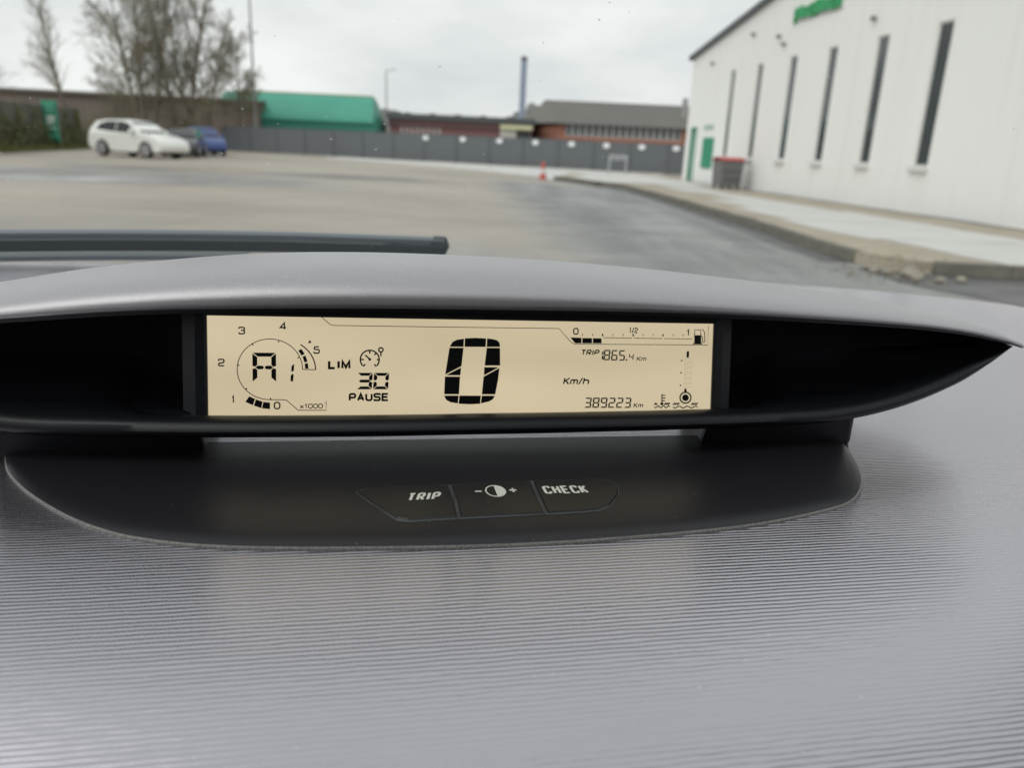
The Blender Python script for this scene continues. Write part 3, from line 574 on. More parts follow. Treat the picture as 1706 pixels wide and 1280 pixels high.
# ---- parked cars
m_tyre = mat('tyre', (.025, .025, .026), .8); m_rim2 = mat('alloy_rim', (.42, .42, .43), .35, .4); m_cglass = mat('car_glass', (.03, .034, .034), .10, spec=.3)
m_lampw = mat('headlight_glass', (.6, .62, .63), .15); m_lampr = mat('tail_light', (.35, .05, .05), .3); m_under = mat('underbody', (.015, .015, .016), .8)
def parked_car(name, label, loc, rot, paint, Ls, Hs, Ws, low, green, arch=(1.32, -1.34), R=.37):
    c = thing(name, label, 'car', loc, rot)
    def arcpts(cx, r0, a0, a1): return [(cx+r0*cos(radians(a0+(a1-a0)*k/8)), .32+r0*sin(radians(a0+(a1-a0)*k/8))) for k in range(9)]
    prof = low(arcpts, arch, R+.06)
    def lay(y, k, dzz=0): return [((p[0]*k)*Ls, y*Ws, (p[1]*(.97 if k < 1 else 1)+dzz)*Hs) for p in prof]
    q = MB(); n = len(prof); L = [lay(-.90, .972, .012), lay(-.86, .992), lay(-.78, 1), lay(.78, 1), lay(.86, .992), lay(.90, .972, .012)]
    q.grid(L, close=True); q.add(L[0], [tuple(range(n))]); q.add(L[-1], [tuple(range(n))]); q.build('body', paint, c, smooth=True, angle=32)
    gp = green; hw = lambda z: (.85-.24*max(0, (z-1.0))/.62)
    q = MB(); rows = [[(x*Ls, k*hw(z)*Ws, z*Hs + (.03*(1-k*k) if z > 1.45 else 0)) for x, z in gp] for k in (-1, -.93, -.5, 0, .5, .93, 1)]
    q.grid(rows, close=True); q.add(rows[0], [tuple(range(len(gp)))]); q.add(rows[-1], [tuple(range(len(gp)))]); ghs = q.build('cabin_roof', paint, c, smooth=True, angle=38)
    for s in (-1, 1):
        for pol in (((-1.72, 1.16), (-.53, 1.07), (-.53, 1.53), (-1.1, 1.52), (-1.52, 1.42)), ((-.48, 1.07), (.74, 1.05), (.56, 1.20), (.22, 1.43), (-.1, 1.515), (-.48, 1.53))):
            q = MB(); out = [(x*Ls, s*(hw(z)+.008)*Ws, z*Hs) for x, z in pol]; q.prism(out, -.02*s, (0, 1, 0)); q.build('side_window', m_cglass, c)
        q = MB(); q.lathe([(.02, -.1), (.10, -.08), (.12, 0), (.10, .08), (.02, .1)], (.62*Ls, s*.98*Ws, 1.12*Hs), 8, 'Y'); q.build('mirror', paint, c, smooth=True)
        q = MB(); q.prism([(2.02*Ls, s*.80*Ws, .72*Hs), (1.72*Ls, s*.885*Ws, .80*Hs), (1.70*Ls, s*.888*Ws, .70*Hs), (2.05*Ls, s*.79*Ws, .62*Hs)], .03, (.6, .4*s, .2)); q.build('headlight', m_lampw, c)
        q = MB(); q.prism([(-2.09*Ls, s*.72*Ws, .80*Hs), (-1.98*Ls, s*.88*Ws, .82*Hs), (-2.0*Ls, s*.88*Ws, 1.0*Hs), (-2.08*Ls, s*.74*Ws, 1.0*Hs)], -.03, (.7, -.5*s, 0)); q.build('tail_light', m_lampr, c)
        for ax in arch:
            w = MB().lathe([(R*.62, -.1), (R*.93, -.1), (R, -.06), (R, .06), (R*.93, .1), (R*.62, .1)], (ax*Ls, s*.84*Ws, R), 24, 'Y').build('wheel', m_tyre, c, smooth=True, angle=40)
            q = MB(); q.lathe([(.05, -.106), (R*.70, -.112), (R*.72, -.102), (R*.72, .102), (R*.70, .112), (.05, .106)], (ax*Ls, s*.84*Ws, R), 20, 'Y')
            for k in range(5):
                a = 2*pi*k/5; q.box((ax*Ls+cos(a)*R*.33, s*.84*Ws+s*.117, R+sin(a)*R*.33), (.05+.14*abs(cos(a)), .012, .05+.14*abs(sin(a))))
            q.build('rim', m_rim2, w)
    def slab(pts, w0, w1): return [(pts[0][0]*Ls, -w0*Ws, pts[0][1]*Hs), (pts[0][0]*Ls, w0*Ws, pts[0][1]*Hs), (pts[1][0]*Ls, w1*Ws, pts[1][1]*Hs), (pts[1][0]*Ls, -w1*Ws, pts[1][1]*Hs)]
    q = MB(); q.prism(slab(((.98, 1.07), (.26, 1.52)), .74, .56), .012, (.55, 0, .8)); q.build('windscreen', m_cglass, c)
    q = MB(); q.prism(slab(((-2.0, 1.18), (-1.76, 1.50)), .66, .56), -.02, (1, 0, -.4)); q.build('rear_window', m_cglass, c)
    q = MB(); q.box((0, 0, .30*Hs), (3.7*Ls, 1.5*Ws, .24)); q.build('underbody', m_under, c)
    q = MB(); q.box((2.06*Ls, 0, .50*Hs), (.2, 1.1*Ws, .16*Hs)); q.build('grille', m_under, c)
    return c
def suv_low(arcp, ar, r): return [(-2.08, .36), (-2.20, .50), (-2.21, .72), (-2.12, 1.02), (.4, 1.05), (1.02, 1.06), (1.5, .99), (1.92, .86), (2.12, .72), (2.20, .54), (2.17, .34), (1.95, .26)] + [p for p in arcp(ar[0], r, 0, 180)] + [(.7, .25), (-.7, .25)] + [p for p in arcp(ar[1], r, 0, 180)] + [(-1.9, .30)]
GR = [(-2.12, 1.0), (-2.06, 1.18), (-1.80, 1.50), (-1.3, 1.585), (-.5, 1.61), (.1, 1.57), (.45, 1.42), (1.06, 1.03)]
m_wp = mat('white_car_paint', (.78, .80, .76), .3, coat=.6); m_dp = mat('dark_car_paint', (.04, .042, .05), .25, coat=.8); m_bp = mat('blue_car_paint', (.035, .075, .24), .35, coat=.5)
parked_car('parked_suv', 'white five door SUV parked side on at the left of the car park', (-17.95, 38.0, 0), radians(-22), m_wp, 1.02, 1.03, 1.0, suv_low, GR)
parked_car('parked_car', 'dark hatchback parked half hidden behind the nose of the white SUV', (-17.75, 42.6, 0), radians(-76), m_dp, .92, .86, .95, suv_low, GR)
parked_car('parked_car', 'blue car parked beyond the dark hatchback, next to the grey fence', (-18.55, 47.3, 0), radians(-58), m_bp, .92, .95, .95, suv_low, GR)

# ================================================================== the car one sits in (car frame: x right, y forward, z up from the eye)
CAR = Matrix.Translation((0, 0, EYE)) @ Matrix.Rotation(radians(11.85), 4, 'Z') @ Matrix.Rotation(radians(0.92), 4, 'Y')
def cbase(x, y, z): return CAR @ Matrix.Translation((x, y, z))
def shift(mb, b):
    mb.v = [(v[0]-b[0], v[1]-b[1], v[2]-b[2]) for v in mb.v]; return mb
XC = 0.082

# ---- materials
def dash_material():
    m = bpy.data.materials.new('ribbed_dash_plastic'); m.use_nodes = True; t = m.node_tree; L = t.links.new; b = t.nodes['Principled BSDF']
    b.inputs['Base Color'].default_value = (0.52, 0.508, 0.55, 1); b.inputs['Metallic'].default_value = 0.92
    b.inputs['Roughness'].default_value = 0.24; b.inputs['Specular IOR Level'].default_value = 0.6
    c = t.nodes.new('ShaderNodeTexCoord'); sx = t.nodes.new('ShaderNodeSeparateXYZ'); L(c.outputs['Object'], sx.inputs[0])
    mp = t.nodes.new('ShaderNodeMapping'); mp.inputs['Scale'].default_value = (58, 150, 1); L(c.outputs['Object'], mp.inputs[0])
    n = t.nodes.new('ShaderNodeTexNoise'); n.inputs['Scale'].default_value = 1.0; n.inputs['Detail'].default_value = 1.5; L(mp.outputs[0], n.inputs['Vector'])
    def M(op, a, bv, *, lk=None):
        q = t.nodes.new('ShaderNodeMath'); q.operation = op; L(a, q.inputs[0])
        if lk is not None: L(lk, q.inputs[1])
        else: q.inputs[1].default_value = bv
        return q.outputs[0]
    ph = M('ADD', M('MULTIPLY', sx.outputs['Y'], 2*pi/0.00265), 0, lk=M('MULTIPLY', n.outputs[0], 3.0))
    s = M('SINE', ph, 0)
    g = t.nodes.new('ShaderNodeTexNoise'); g.inputs['Scale'].default_value = 1900; g.inputs['Detail'].default_value = 2; L(c.outputs['Object'], g.inputs['Vector'])
    h = M('ADD', s, 0, lk=M('MULTIPLY', g.outputs[0], 0.15))
    bu = t.nodes.new('ShaderNodeBump'); bu.inputs['Strength'].default_value = 0.47; bu.inputs['Distance'].default_value = 0.00022
    L(h, bu.inputs['Height']); L(bu.outputs[0], b.inputs['Normal'])
    # a little dust
    d = t.nodes.new('ShaderNodeTexNoise'); d.inputs['Scale'].default_value = 420; d.inputs['Detail'].default_value = 0; L(c.outputs['Object'], d.inputs['Vector'])
    r = t.nodes.new('ShaderNodeValToRGB'); r.color_ramp.elements[0].position = 0.845; r.color_ramp.elements[1].position = 0.88
    r.color_ramp.elements[0].color = (0.52, 0.508, 0.55, 1); r.color_ramp.elements[1].color = (0.6, 0.6, 0.6, 1); L(d.outputs[0], r.inputs[0]); L(r.outputs[0], b.inputs['Base Color'])
    return m
m_dash = dash_material()
def dusty(name, col, rough, dust, thr, scale=500, metal=0.0, spec=0.5, grain=0.0):
    m = mat(name, col, rough, metal, spec); t = m.node_tree; L = t.links.new; b = t.nodes['Principled BSDF']
    c = t.nodes.new('ShaderNodeTexCoord'); n = t.nodes.new('ShaderNodeTexNoise'); n.inputs['Scale'].default_value = scale; n.inputs['Detail'].default_value = 1; L(c.outputs['Object'], n.inputs['Vector'])
    n2 = t.nodes.new('ShaderNodeTexNoise'); n2.inputs['Scale'].default_value = 14; n2.inputs['Detail'].default_value = 4; L(c.outputs['Object'], n2.inputs['Vector'])
    a = t.nodes.new('ShaderNodeMath'); a.operation = 'MULTIPLY_ADD'; L(n2.outputs[0], a.inputs[0]); a.inputs[1].default_value = 0.25; L(n.outputs[0], a.inputs[2])
    r = t.nodes.new('ShaderNodeValToRGB'); r.color_ramp.elements[0].position = thr; r.color_ramp.elements[1].position = thr+0.06
    r.color_ramp.elements[0].color = (*col, 1); r.color_ramp.elements[1].color = (*dust, 1); L(a.outputs[0], r.inputs[0]); L(r.outputs[0], b.inputs['Base Color'])
    if grain:
        g = t.nodes.new('ShaderNodeTexNoise'); g.inputs['Scale'].default_value = 1500; g.inputs['Detail'].default_value = 2; L(c.outputs['Object'], g.inputs['Vector'])
        bu = t.nodes.new('ShaderNodeBump'); bu.inputs['Strength'].default_value = grain; bu.inputs['Distance'].default_value = 0.0003
        L(g.outputs[0], bu.inputs['Height']); L(bu.outputs[0], b.inputs['Normal'])
    return m
m_hood = dusty('hood_plastic', (0.43, 0.421, 0.442), 0.37, (0.60, 0.59, 0.58), 0.795, 950, 0.62, 0.8, 0.35)
m_black = dusty('black_plastic', (0.012, 0.014, 0.019), 0.42, (0.2, 0.2, 0.19), 0.97, 420, 0, 0.5, 0.15)
m_recess = mat('recess_plastic', (0.008, 0.009, 0.012), 0.55, spec=0.14)
m_rim = mat('rim_plastic', (0.015, 0.017, 0.022), 0.38, spec=0.5)
m_tray = dusty('tray_plastic', (0.017, 0.017, 0.021), 0.38, (0.17, 0.165, 0.15), 0.91, 330, 0, 0.42, 0.12)
m_edge = dusty('dusty_edge', (0.19, 0.19, 0.188), 0.5, (0.33, 0.325, 0.31), 0.60, 1300, 0, 0.5, 0.2)
m_key = dusty('key_plastic', (0.014, 0.015, 0.017), 0.40, (0.15, 0.15, 0.14), 0.95, 300, 0, 0.5, 0.1)
m_print = mat('white_print', (0.85, 0.86, 0.78), 0.5)
m_rubber = mat('wiper_rubber', (0.050, 0.062, 0.068), 0.5)
m_arm = mat('wiper_arm', (0.16, 0.185, 0.205), 0.4)
m_ink = mat('display_ink', (0.010, 0.010, 0.013), 0.45)
m_faint = mat('display_faint', (0.1, 0.09, 0.06), 0.5, emis=((0.42, 0.36, 0.22), 0.45))

def screen_material():
    m = mat('backlit_display', (0.10, 0.09, 0.06), 0.3, spec=0.3); t = m.node_tree; L = t.links.new; b = t.nodes['Principled BSDF']
    c = t.nodes.new('ShaderNodeTexCoord'); mp = t.nodes.new('ShaderNodeMapping'); mp.inputs['Scale'].default_value = (5.5, 26, 1); L(c.outputs['Object'], mp.inputs[0])
    n = t.nodes.new('ShaderNodeTexNoise'); n.inputs['Scale'].default_value = 0.9; n.inputs['Detail'].default_value = 1; L(mp.outputs[0], n.inputs['Vector'])
    r = t.nodes.new('ShaderNodeValToRGB'); r.color_ramp.elements[0].position = 0.3; r.color_ramp.elements[1].position = 0.72
    r.color_ramp.elements[0].color = (0.475, 0.402, 0.262, 1); r.color_ramp.elements[1].color = (0.565, 0.478, 0.322, 1)
    L(n.outputs[0], r.inputs[0]); L(r.outputs[0], b.inputs['Emission Color']); b.inputs['Emission Strength'].default_value = 1.0
    return m
m_screen = screen_material()

# ---- dashboard top
def dz(x, y): return -0.2 + 0.018*sstep(0.6, 1.1, y) - 0.72*max(0.0, 0.39-y)**2 - 0.02*sstep(0.75, 1.15, abs(x-XC))**2
FAR = [(-0.95, 0.70), (-0.90, 0.93), (-0.8, 1.02), (-0.45, 1.13), (0.08, 1.175), (0.60, 1.150), (0.80, 1.105), (0.89, 1.062), (0.96, 1.036), (1.02, 1.010), (1.08, 0.85), (1.12, 0.7)]
mb = MB(); rows = []
xs = [-0.95 + 2.07*i/110 for i in range(111)]
for x in xs:
    ye = smooth_tab(FAR, x); row = [(x, 0.02, dz(x, 0.02)-0.25), (x, 0.02, dz(x, 0.02))]
    row += [(x, 0.03 + (ye-0.03)*j/70, dz(x, 0.03 + (ye-0.03)*j/70)) for j in range(71)]
    row += [(x, ye+0.012, dz(x, ye)-0.012), (x, ye+0.014, dz(x, ye)-0.10)]
    rows.append(row)
mb.grid(rows)
db = (XC, 0.6, -0.2)
dash = shift(mb, db).build('dashboard', m_dash, smooth=True, angle=50)
dash.matrix_world = cbase(*db)
tag(dash, 'wide grey dashboard top with fine wavy ribs filling the lower picture', 'dashboard')

# ---- dark panel with the three keys
tb = (XC, 0.43, -0.2)
panel = thing('button_panel', 'smooth dark grey panel with three printed keys set into the ribbed dashboard below the display', 'control panel', M=cbase(*tb))
half = [(-0.294, 0.506), (-0.292, 0.498), (-0.282, 0.474), (-0.268, 0.452), (-0.252, 0.432), (-0.233, 0.412), (-0.213, 0.395), (-0.19, 0.3815), (-0.155, 0.3705), (-0.11, 0.3645), (-0.05, 0.3605), (0.0, 0.359)]
sq = [(-0.287, 0.506), (-0.2855, 0.498), (-0.277, 0.474), (-0.267, 0.450), (-0.255, 0.428), (-0.240, 0.4085), (-0.221, 0.3925), (-0.192, 0.3815), (-0.154, 0.3715), (-0.11, 0.3650), (-0.05, 0.3605)]
OUT = [(XC+a, b) for a, b in half] + [(XC-a, b) for a, b in sq[::-1]]
def ring(inset, z):
    cx, cyy = XC, 0.44; res = []
    for x, y in OUT:
        k = 1 - inset/max(0.05, sqrt((x-cx)**2+((y-cyy)*2.2)**2)); ky = 1 - inset/0.075
        xx, yy = cx+(x-cx)*k, (cyy+(y-cyy)*ky if y < 0.502 else y); res.append((xx, yy, dz(xx, yy)+z))
    return res
def fine(r):  # resample the outline smoothly
    res = []
    for i in range(len(r)-1):
        p0, p1, p2, p3 = (Vector(r[max(0, i-1)]), Vector(r[i]), Vector(r[i+1]), Vector(r[min(len(r)-1, i+2)]))
        for k in range(5):
            t = k/5; res.append(tuple(0.5*((2*p1)+(p2-p0)*t+(2*p0-5*p1+4*p2-p3)*t*t+(3*p1-p0-3*p2+p3)*t**3)))
    return res + [tuple(r[-1])]
A = [fine(ring(i, z)) for i, z in ((0, -0.002), (0.0001, 0.0008), (0.0005, 0.0014), (0.0011, 0.0018), (0.003, 0.0026), (0.007, 0.0036), (0.013, 0.0041))]
shift(MB().grid(A[:4]), tb).build('panel_edge', m_edge, panel, smooth=True, angle=60)
inner = A[3:]
for k in (1, 2, 3, 4, 5, 6):
    t = k/6; inner.append([(p[0]+(XC + (p[0]-XC)*0.9 - p[0])*t*0.8, p[1]+(0.506-p[1])*t, dz(p[0], p[1]+(0.506-p[1])*t) + 0.0041) for p in A[6]])
shift(MB().grid(inner), tb).build('panel_face', m_tray, panel, smooth=True)
def tz(x, y): return dz(x, y) + 0.0038
KEYS = {'trip': [(0.003, 0.4215), (0.008, 0.4255), (0.030, 0.4272), (0.0562, 0.428), (0.0572, 0.405), (0.0566, 0.3855), (0.030, 0.384), (0.024, 0.3865), (0.012, 0.4055)],
        'light': [(0.0586, 0.428), (0.1075, 0.4308), (0.1066, 0.410), (0.1060, 0.387), (0.0588, 0.3855), (0.0594, 0.405)],
        'check': [(0.1098, 0.431), (0.152, 0.4305), (0.1585, 0.428), (0.161, 0.421), (0.157, 0.408), (0.147, 0.394), (0.139, 0.3890), (0.130, 0.3880), (0.1083, 0.387), (0.1090, 0.410)]}
def key(poly, label):
    n = len(poly); cx = sum(p[0] for p in poly)/n; cyy = sum(p[1] for p in poly)/n
    def sc(d, z): return [(cx+(p[0]-cx)*(1-d/0.026), cyy+(p[1]-cyy)*(1-d/0.021), tz(p[0], p[1])+z) for p in poly]
    m = MB(); m.grid([sc(0, -0.002), sc(0, 0.0006), sc(0.0009, 0.0014)], close=True)
    k = len(m.v); top = sc(0.0009, 0.0014); m.add(top, [tuple(range(n))])
    o = shift(m, tb).build('button', m_key, panel); o['label'] = label; return o
k1 = key(KEYS['trip'], 'black key printed TRIP'); k2 = key(KEYS['light'], 'black key printed with a half filled brightness circle'); k3 = key(KEYS['check'], 'black key printed CHECK')
def groove():
    m = MB()
    for nm in KEYS:
        poly = KEYS[nm]; n = len(poly); cx = sum(p[0] for p in poly)/n; cyy = sum(p[1] for p in poly)/n
        def sc(d, z): return [(cx+(p[0]-cx)*(1+d/0.026), cyy+(p[1]-cyy)*(1+d/0.021), tz(p[0], p[1])+z) for p in poly]
        m.grid([sc(0.0001, 0.00075), sc(0.0007, 0.0009), sc(0.0013, 0.00035)], close=True)
    return m
shift(groove(), tb).build('key_surround', mat('key_surround', (0.06, 0.065, 0.07), 0.3), panel, smooth=True)
def on_panel(vs2, z=0.0016): return [(x-tb[0], y-tb[1], tz(x, y)+z-tb[2]) for x, y in vs2]
def print_text(s, x0, x1, y0, y1, par, sw, shear=0.0, skew=0.0):
    vs, fs = lettering(s, 0, 0, x1-x0, y1-y0, sw, shear)
    m = MB(); m.add([(p[0], p[1], p[2]+z*4e-6) for p, z in zip(on_panel([(x0+a, y0+b+skew*a/(x1-x0)) for a, b, z in vs]), [v[2] for v in vs])], fs)
    return m.build('lettering', m_print, par, fix=False)
print_text('TRIP', 0.0300, 0.0490, 0.4065, 0.4165, k1, 0.00172, 0.25, 0.0008)
print_text('CHECK', 0.1125, 0.1398, 0.4105, 0.4215, k3, 0.00172, 0.0, -0.0006)
m = MB(); cx, cyy = 0.0835, 0.4165; R0, R1 = 0.0062, 0.0053; sy = 1.32
n = 32
for k in range(n):
    a, b = 2*pi*k/n, 2*pi*(k+1)/n
    m.add(on_panel([(cx+R*cos(q), cyy+R*sy*sin(q)) for R, q in ((R0, a), (R0, b), (R1, b), (R1, a))]), [(0, 1, 2, 3)])
hp = [(cx+R1*cos(-pi/2+pi*k/16), cyy+R1*sy*sin(-pi/2+pi*k/16)) for k in range(17)]
m.add(on_panel(hp, 0.00165), [tuple(range(17))])
def rect(m, x0, y0, x1, y1): m.add(on_panel([(x0, y0), (x1, y0), (x1, y1), (x0, y1)]), [(0, 1, 2, 3)])
rect(m, 0.0712, 0.4158, 0.0752, 0.4174); rect(m, 0.0920, 0.4162, 0.0962, 0.4178); rect(m, 0.0935, 0.4142, 0.0947, 0.4160); rect(m, 0.0935, 0.4180, 0.0947, 0.4198)
m.build('brightness_symbol', m_print, k2, fix=False)

# ---- display pod
pb = (XC, 0.50, -0.19)
pod = thing('instrument_display', 'long eyebrow shaped instrument display pod with amber backlit screen standing on the dashboard', 'instrument display', M=cbase(*pb))
ZU = [(-0.425, -0.124), (-0.393, -0.1175), (-0.349, -0.1125), (-0.272, -0.105), (-0.218, -0.099), (-0.162, -0.095), (-0.077, -0.092), (0.011, -0.091), (0.108, -0.0912), (0.194, -0.094), (0.292, -0.100), (0.349, -0.106), (0.393, -0.114), (0.412, -0.119), (0.425, -0.124)]
ZL = [(-0.418, -0.1235), (-0.399, -0.1375), (-0.372, -0.155), (-0.33, -0.171), (-0.285, -0.180), (-0.228, -0.181), (-0.168, -0.181), (-0.077, -0.180), (0.018, -0.179), (0.123, -0.179), (0.216, -0.179), (0.266, -0.178), (0.319, -0.170), (0.372, -0.153), (0.399, -0.1375), (0.418, -0.1235)]
ZC = [(-0.425, -0.121), (-0.39, -0.11271), (-0.351, -0.10771), (-0.304, -0.10171), (-0.25, -0.09129), (-0.194, -0.08316), (-0.136, -0.07709), (-0.076, -0.07425), (-0.01, -0.07387), (0.051, -0.0753), (0.125, -0.07918), (0.195, -0.08472), (0.273, -0.09245), (0.351, -0.1031), (0.396, -0.11185), (0.415, -0.11983), (0.425, -0.121)]
def yl(d): return 0.452 + 0.03*(d/0.38)**2
ds = [0.418*sin(pi/2*(-1+2*i/120)) for i in range(121)]
rows = []
for d in ds:
    g = sqrt(max(0.004, 1-(abs(d)/0.4212)**4)); b = 0.075*g; zu = smooth_tab(ZU, d); h = max(0.003, smooth_tab(ZC, d)+0.0015-zu); y0 = yl(d)
    sec = []
    for k in range(19):
        u = (k/18)**2.6; sec.append((XC+d, y0 + b*u, zu + h*(1-(1-u)**4.0)**0.52))
    for k in range(1, 11):
        t = k/10; sec.append((XC+d, y0+b+0.13*g*t, zu+h-0.05*g*t*t))
    yr = y0+b+0.13*g; zr = zu+h-0.05*g
    sec += [(XC+d, yr-0.004*g, zr-0.006*g), (XC+d, y0+b, zu+h-0.010*g-0.001), (XC+d, y0+0.03*g, zu+min(0.004*g, h*0.3)), (XC+d, y0+0.004*g, zu-0.0022*g), (XC+d, y0+0.001*g, zu-0.0018*g)]
    rows.append(sec)
shift(MB().grid(rows, close=True, caps=True), pb).build('hood', m_hood, pod, smooth=True, angle=55)
rows = []; rows_in = []; rows_gap = []
for d in ds:
    g = sqrt(max(0.0008, 1-(abs(d)/0.4212)**4)); zl = smooth_tab(ZL, d); zu = smooth_tab(ZU, d); y0 = yl(d)+0.010
    hgt = max(0.002, zu-zl); r = min(0.013, hgt*0.35); yb = y0+0.072*g
    lipz = zu-0.002*g-0.0004; sd = sstep(0.192, 0.235, abs(d)); mx = lambda a, b_: min(a+(b_-a)*sd, hgt*0.5)
    rows.append([(XC+d, yb+0.02, zl+0.034*g), (XC+d, y0+0.03*g, zl+0.006*g), (XC+d, y0+0.008*g, zl), (XC+d, y0+0.002*g, zl+r*0.22), (XC+d, y0, zl+r*0.5), (XC+d, y0+0.003*g, zl+r*0.85), (XC+d, y0+0.010*g, zl+r), (XC+d, y0+0.020*g, zl+r*(0.8+0.35*sd)), (XC+d, y0+0.03*g, zl+r*(0.4+0.9*sd))])
    rows_in.append([(XC+d, y0+0.029*g, zl+r*(0.42+0.88*sd)), (XC+d, y0+0.040*g, zl+mx(0.004, 0.020)), (XC+d, yb-0.020*g, zl+mx(0.008, 0.025)), (XC+d, yb-0.008*g, zl+mx(0.014, 0.031)), (XC+d, yb-0.002*g, zl+mx(0.022, 0.038)), (XC+d, yb, zl+min(0.05, hgt*0.62)), (XC+d, yb, zu-0.002*g), (XC+d, y0+0.02*g, lipz+0.003*g), (XC+d, y0-0.004*g, lipz)])
shift(MB().grid(rows), pb).build('lower_rim', m_rim, pod, smooth=True, angle=60)
shift(MB().grid([r_[4:] for r_ in rows_in]), pb).build('recess', m_recess, pod, smooth=True, angle=60)
shift(MB().grid([r_[:5] for r_ in rows_in]), pb).build('recess_floor', m_rim, pod, smooth=True, angle=60)
# thin lip under the hood edge
rows = []
for d in ds:
    g = sqrt(max(0.0008, 1-(abs(d)/0.4212)**4)); zu = smooth_tab(ZU, d); y0 = yl(d)
    rows.append([(XC+d, y0+0.004*g, zu-0.0015*g), (XC+d, y0+0.005*g, zu-0.0050*g), (XC+d, y0+0.011*g, zu-0.0062*g), (XC+d, y0+0.018*g, zu-0.001*g)])
shift(MB().grid(rows, close=True, caps=True), pb).build('hood_lip', m_black, pod, smooth=True, angle=40)
for x0, x1 in ((XC-0.300, XC-0.174), (XC+0.166, XC+0.291)):
    m = MB(); ya, yb2 = 0.494, 0.575
    m.hexa([(x0, ya, dz(x0, ya)-0.001), (x1, ya, dz(x1, ya)-0.001), (x1-0.004, yb2, -0.201), (x0+0.02, yb2, -0.201)], [(x0+0.006, ya-0.002, -0.172), (x1-0.002, ya-0.002, -0.170), (x1-0.006, yb2, -0.150), (x0+0.02, yb2, -0.150)])
    shift(m, pb).build('foot', m_black, pod, bevel=0.004)
# display module
C0 = Vector((0.082, 0.49992, -0.14248)); UX = Vector((1, 0, 0)); UU = Vector((0, 0.21702, 0.97617)); UN = Vector((0, -0.97617, 0.21702))
def lp(s, t, h=0.0): return C0 + UX*(s/1000) + UU*(t/1000) + UN*(h/1000)
screen = MB(); screen.add([(-0.1708, -0.0326, 0), (0.1709, -0.0326, 0), (0.1709, 0.0322, 0), (-0.1708, 0.0322, 0), (-0.1708, -0.0326, -0.004), (0.1709, -0.0326, -0.004), (0.1709, 0.0322, -0.004), (-0.1708, 0.0322, -0.004)], [(0, 1, 2, 3), (7, 6, 5, 4), (0, 4, 5, 1), (1, 5, 6, 2), (2, 6, 7, 3), (3, 7, 4, 0)])
sco = screen.build('screen', m_screen, pod)
LM = Matrix(((UX.x, UU.x, UN.x, C0.x-pb[0]), (UX.y, UU.y, UN.y, C0.y-pb[1]), (UX.z, UU.z, UN.z, C0.z-pb[2]), (0, 0, 0, 1)))
sco.matrix_parent_inverse = Matrix.Identity(4); sco.matrix_basis = LM
m = MB()
def loop(l, r, b, t, h): return [lp(-l, -b, h)-Vector(pb), lp(r, -b, h)-Vector(pb), lp(r, t, h)-Vector(pb), lp(-l, t, h)-Vector(pb)]
m.grid([loop(171.0, 171.1, 32.7, 32.3, -1.0), loop(171.0, 171.1, 32.7, 32.3, 1.2), loop(172.5, 172.6, 33.6, 34, 2.2), loop(178, 178, 34.5, 38, 2.0), loop(186, 186, 35.5, 40, -1.5), loop(189, 189, 36, 40, -28)], close=True)
m.build('bezel', m_rim, pod, bevel=0)
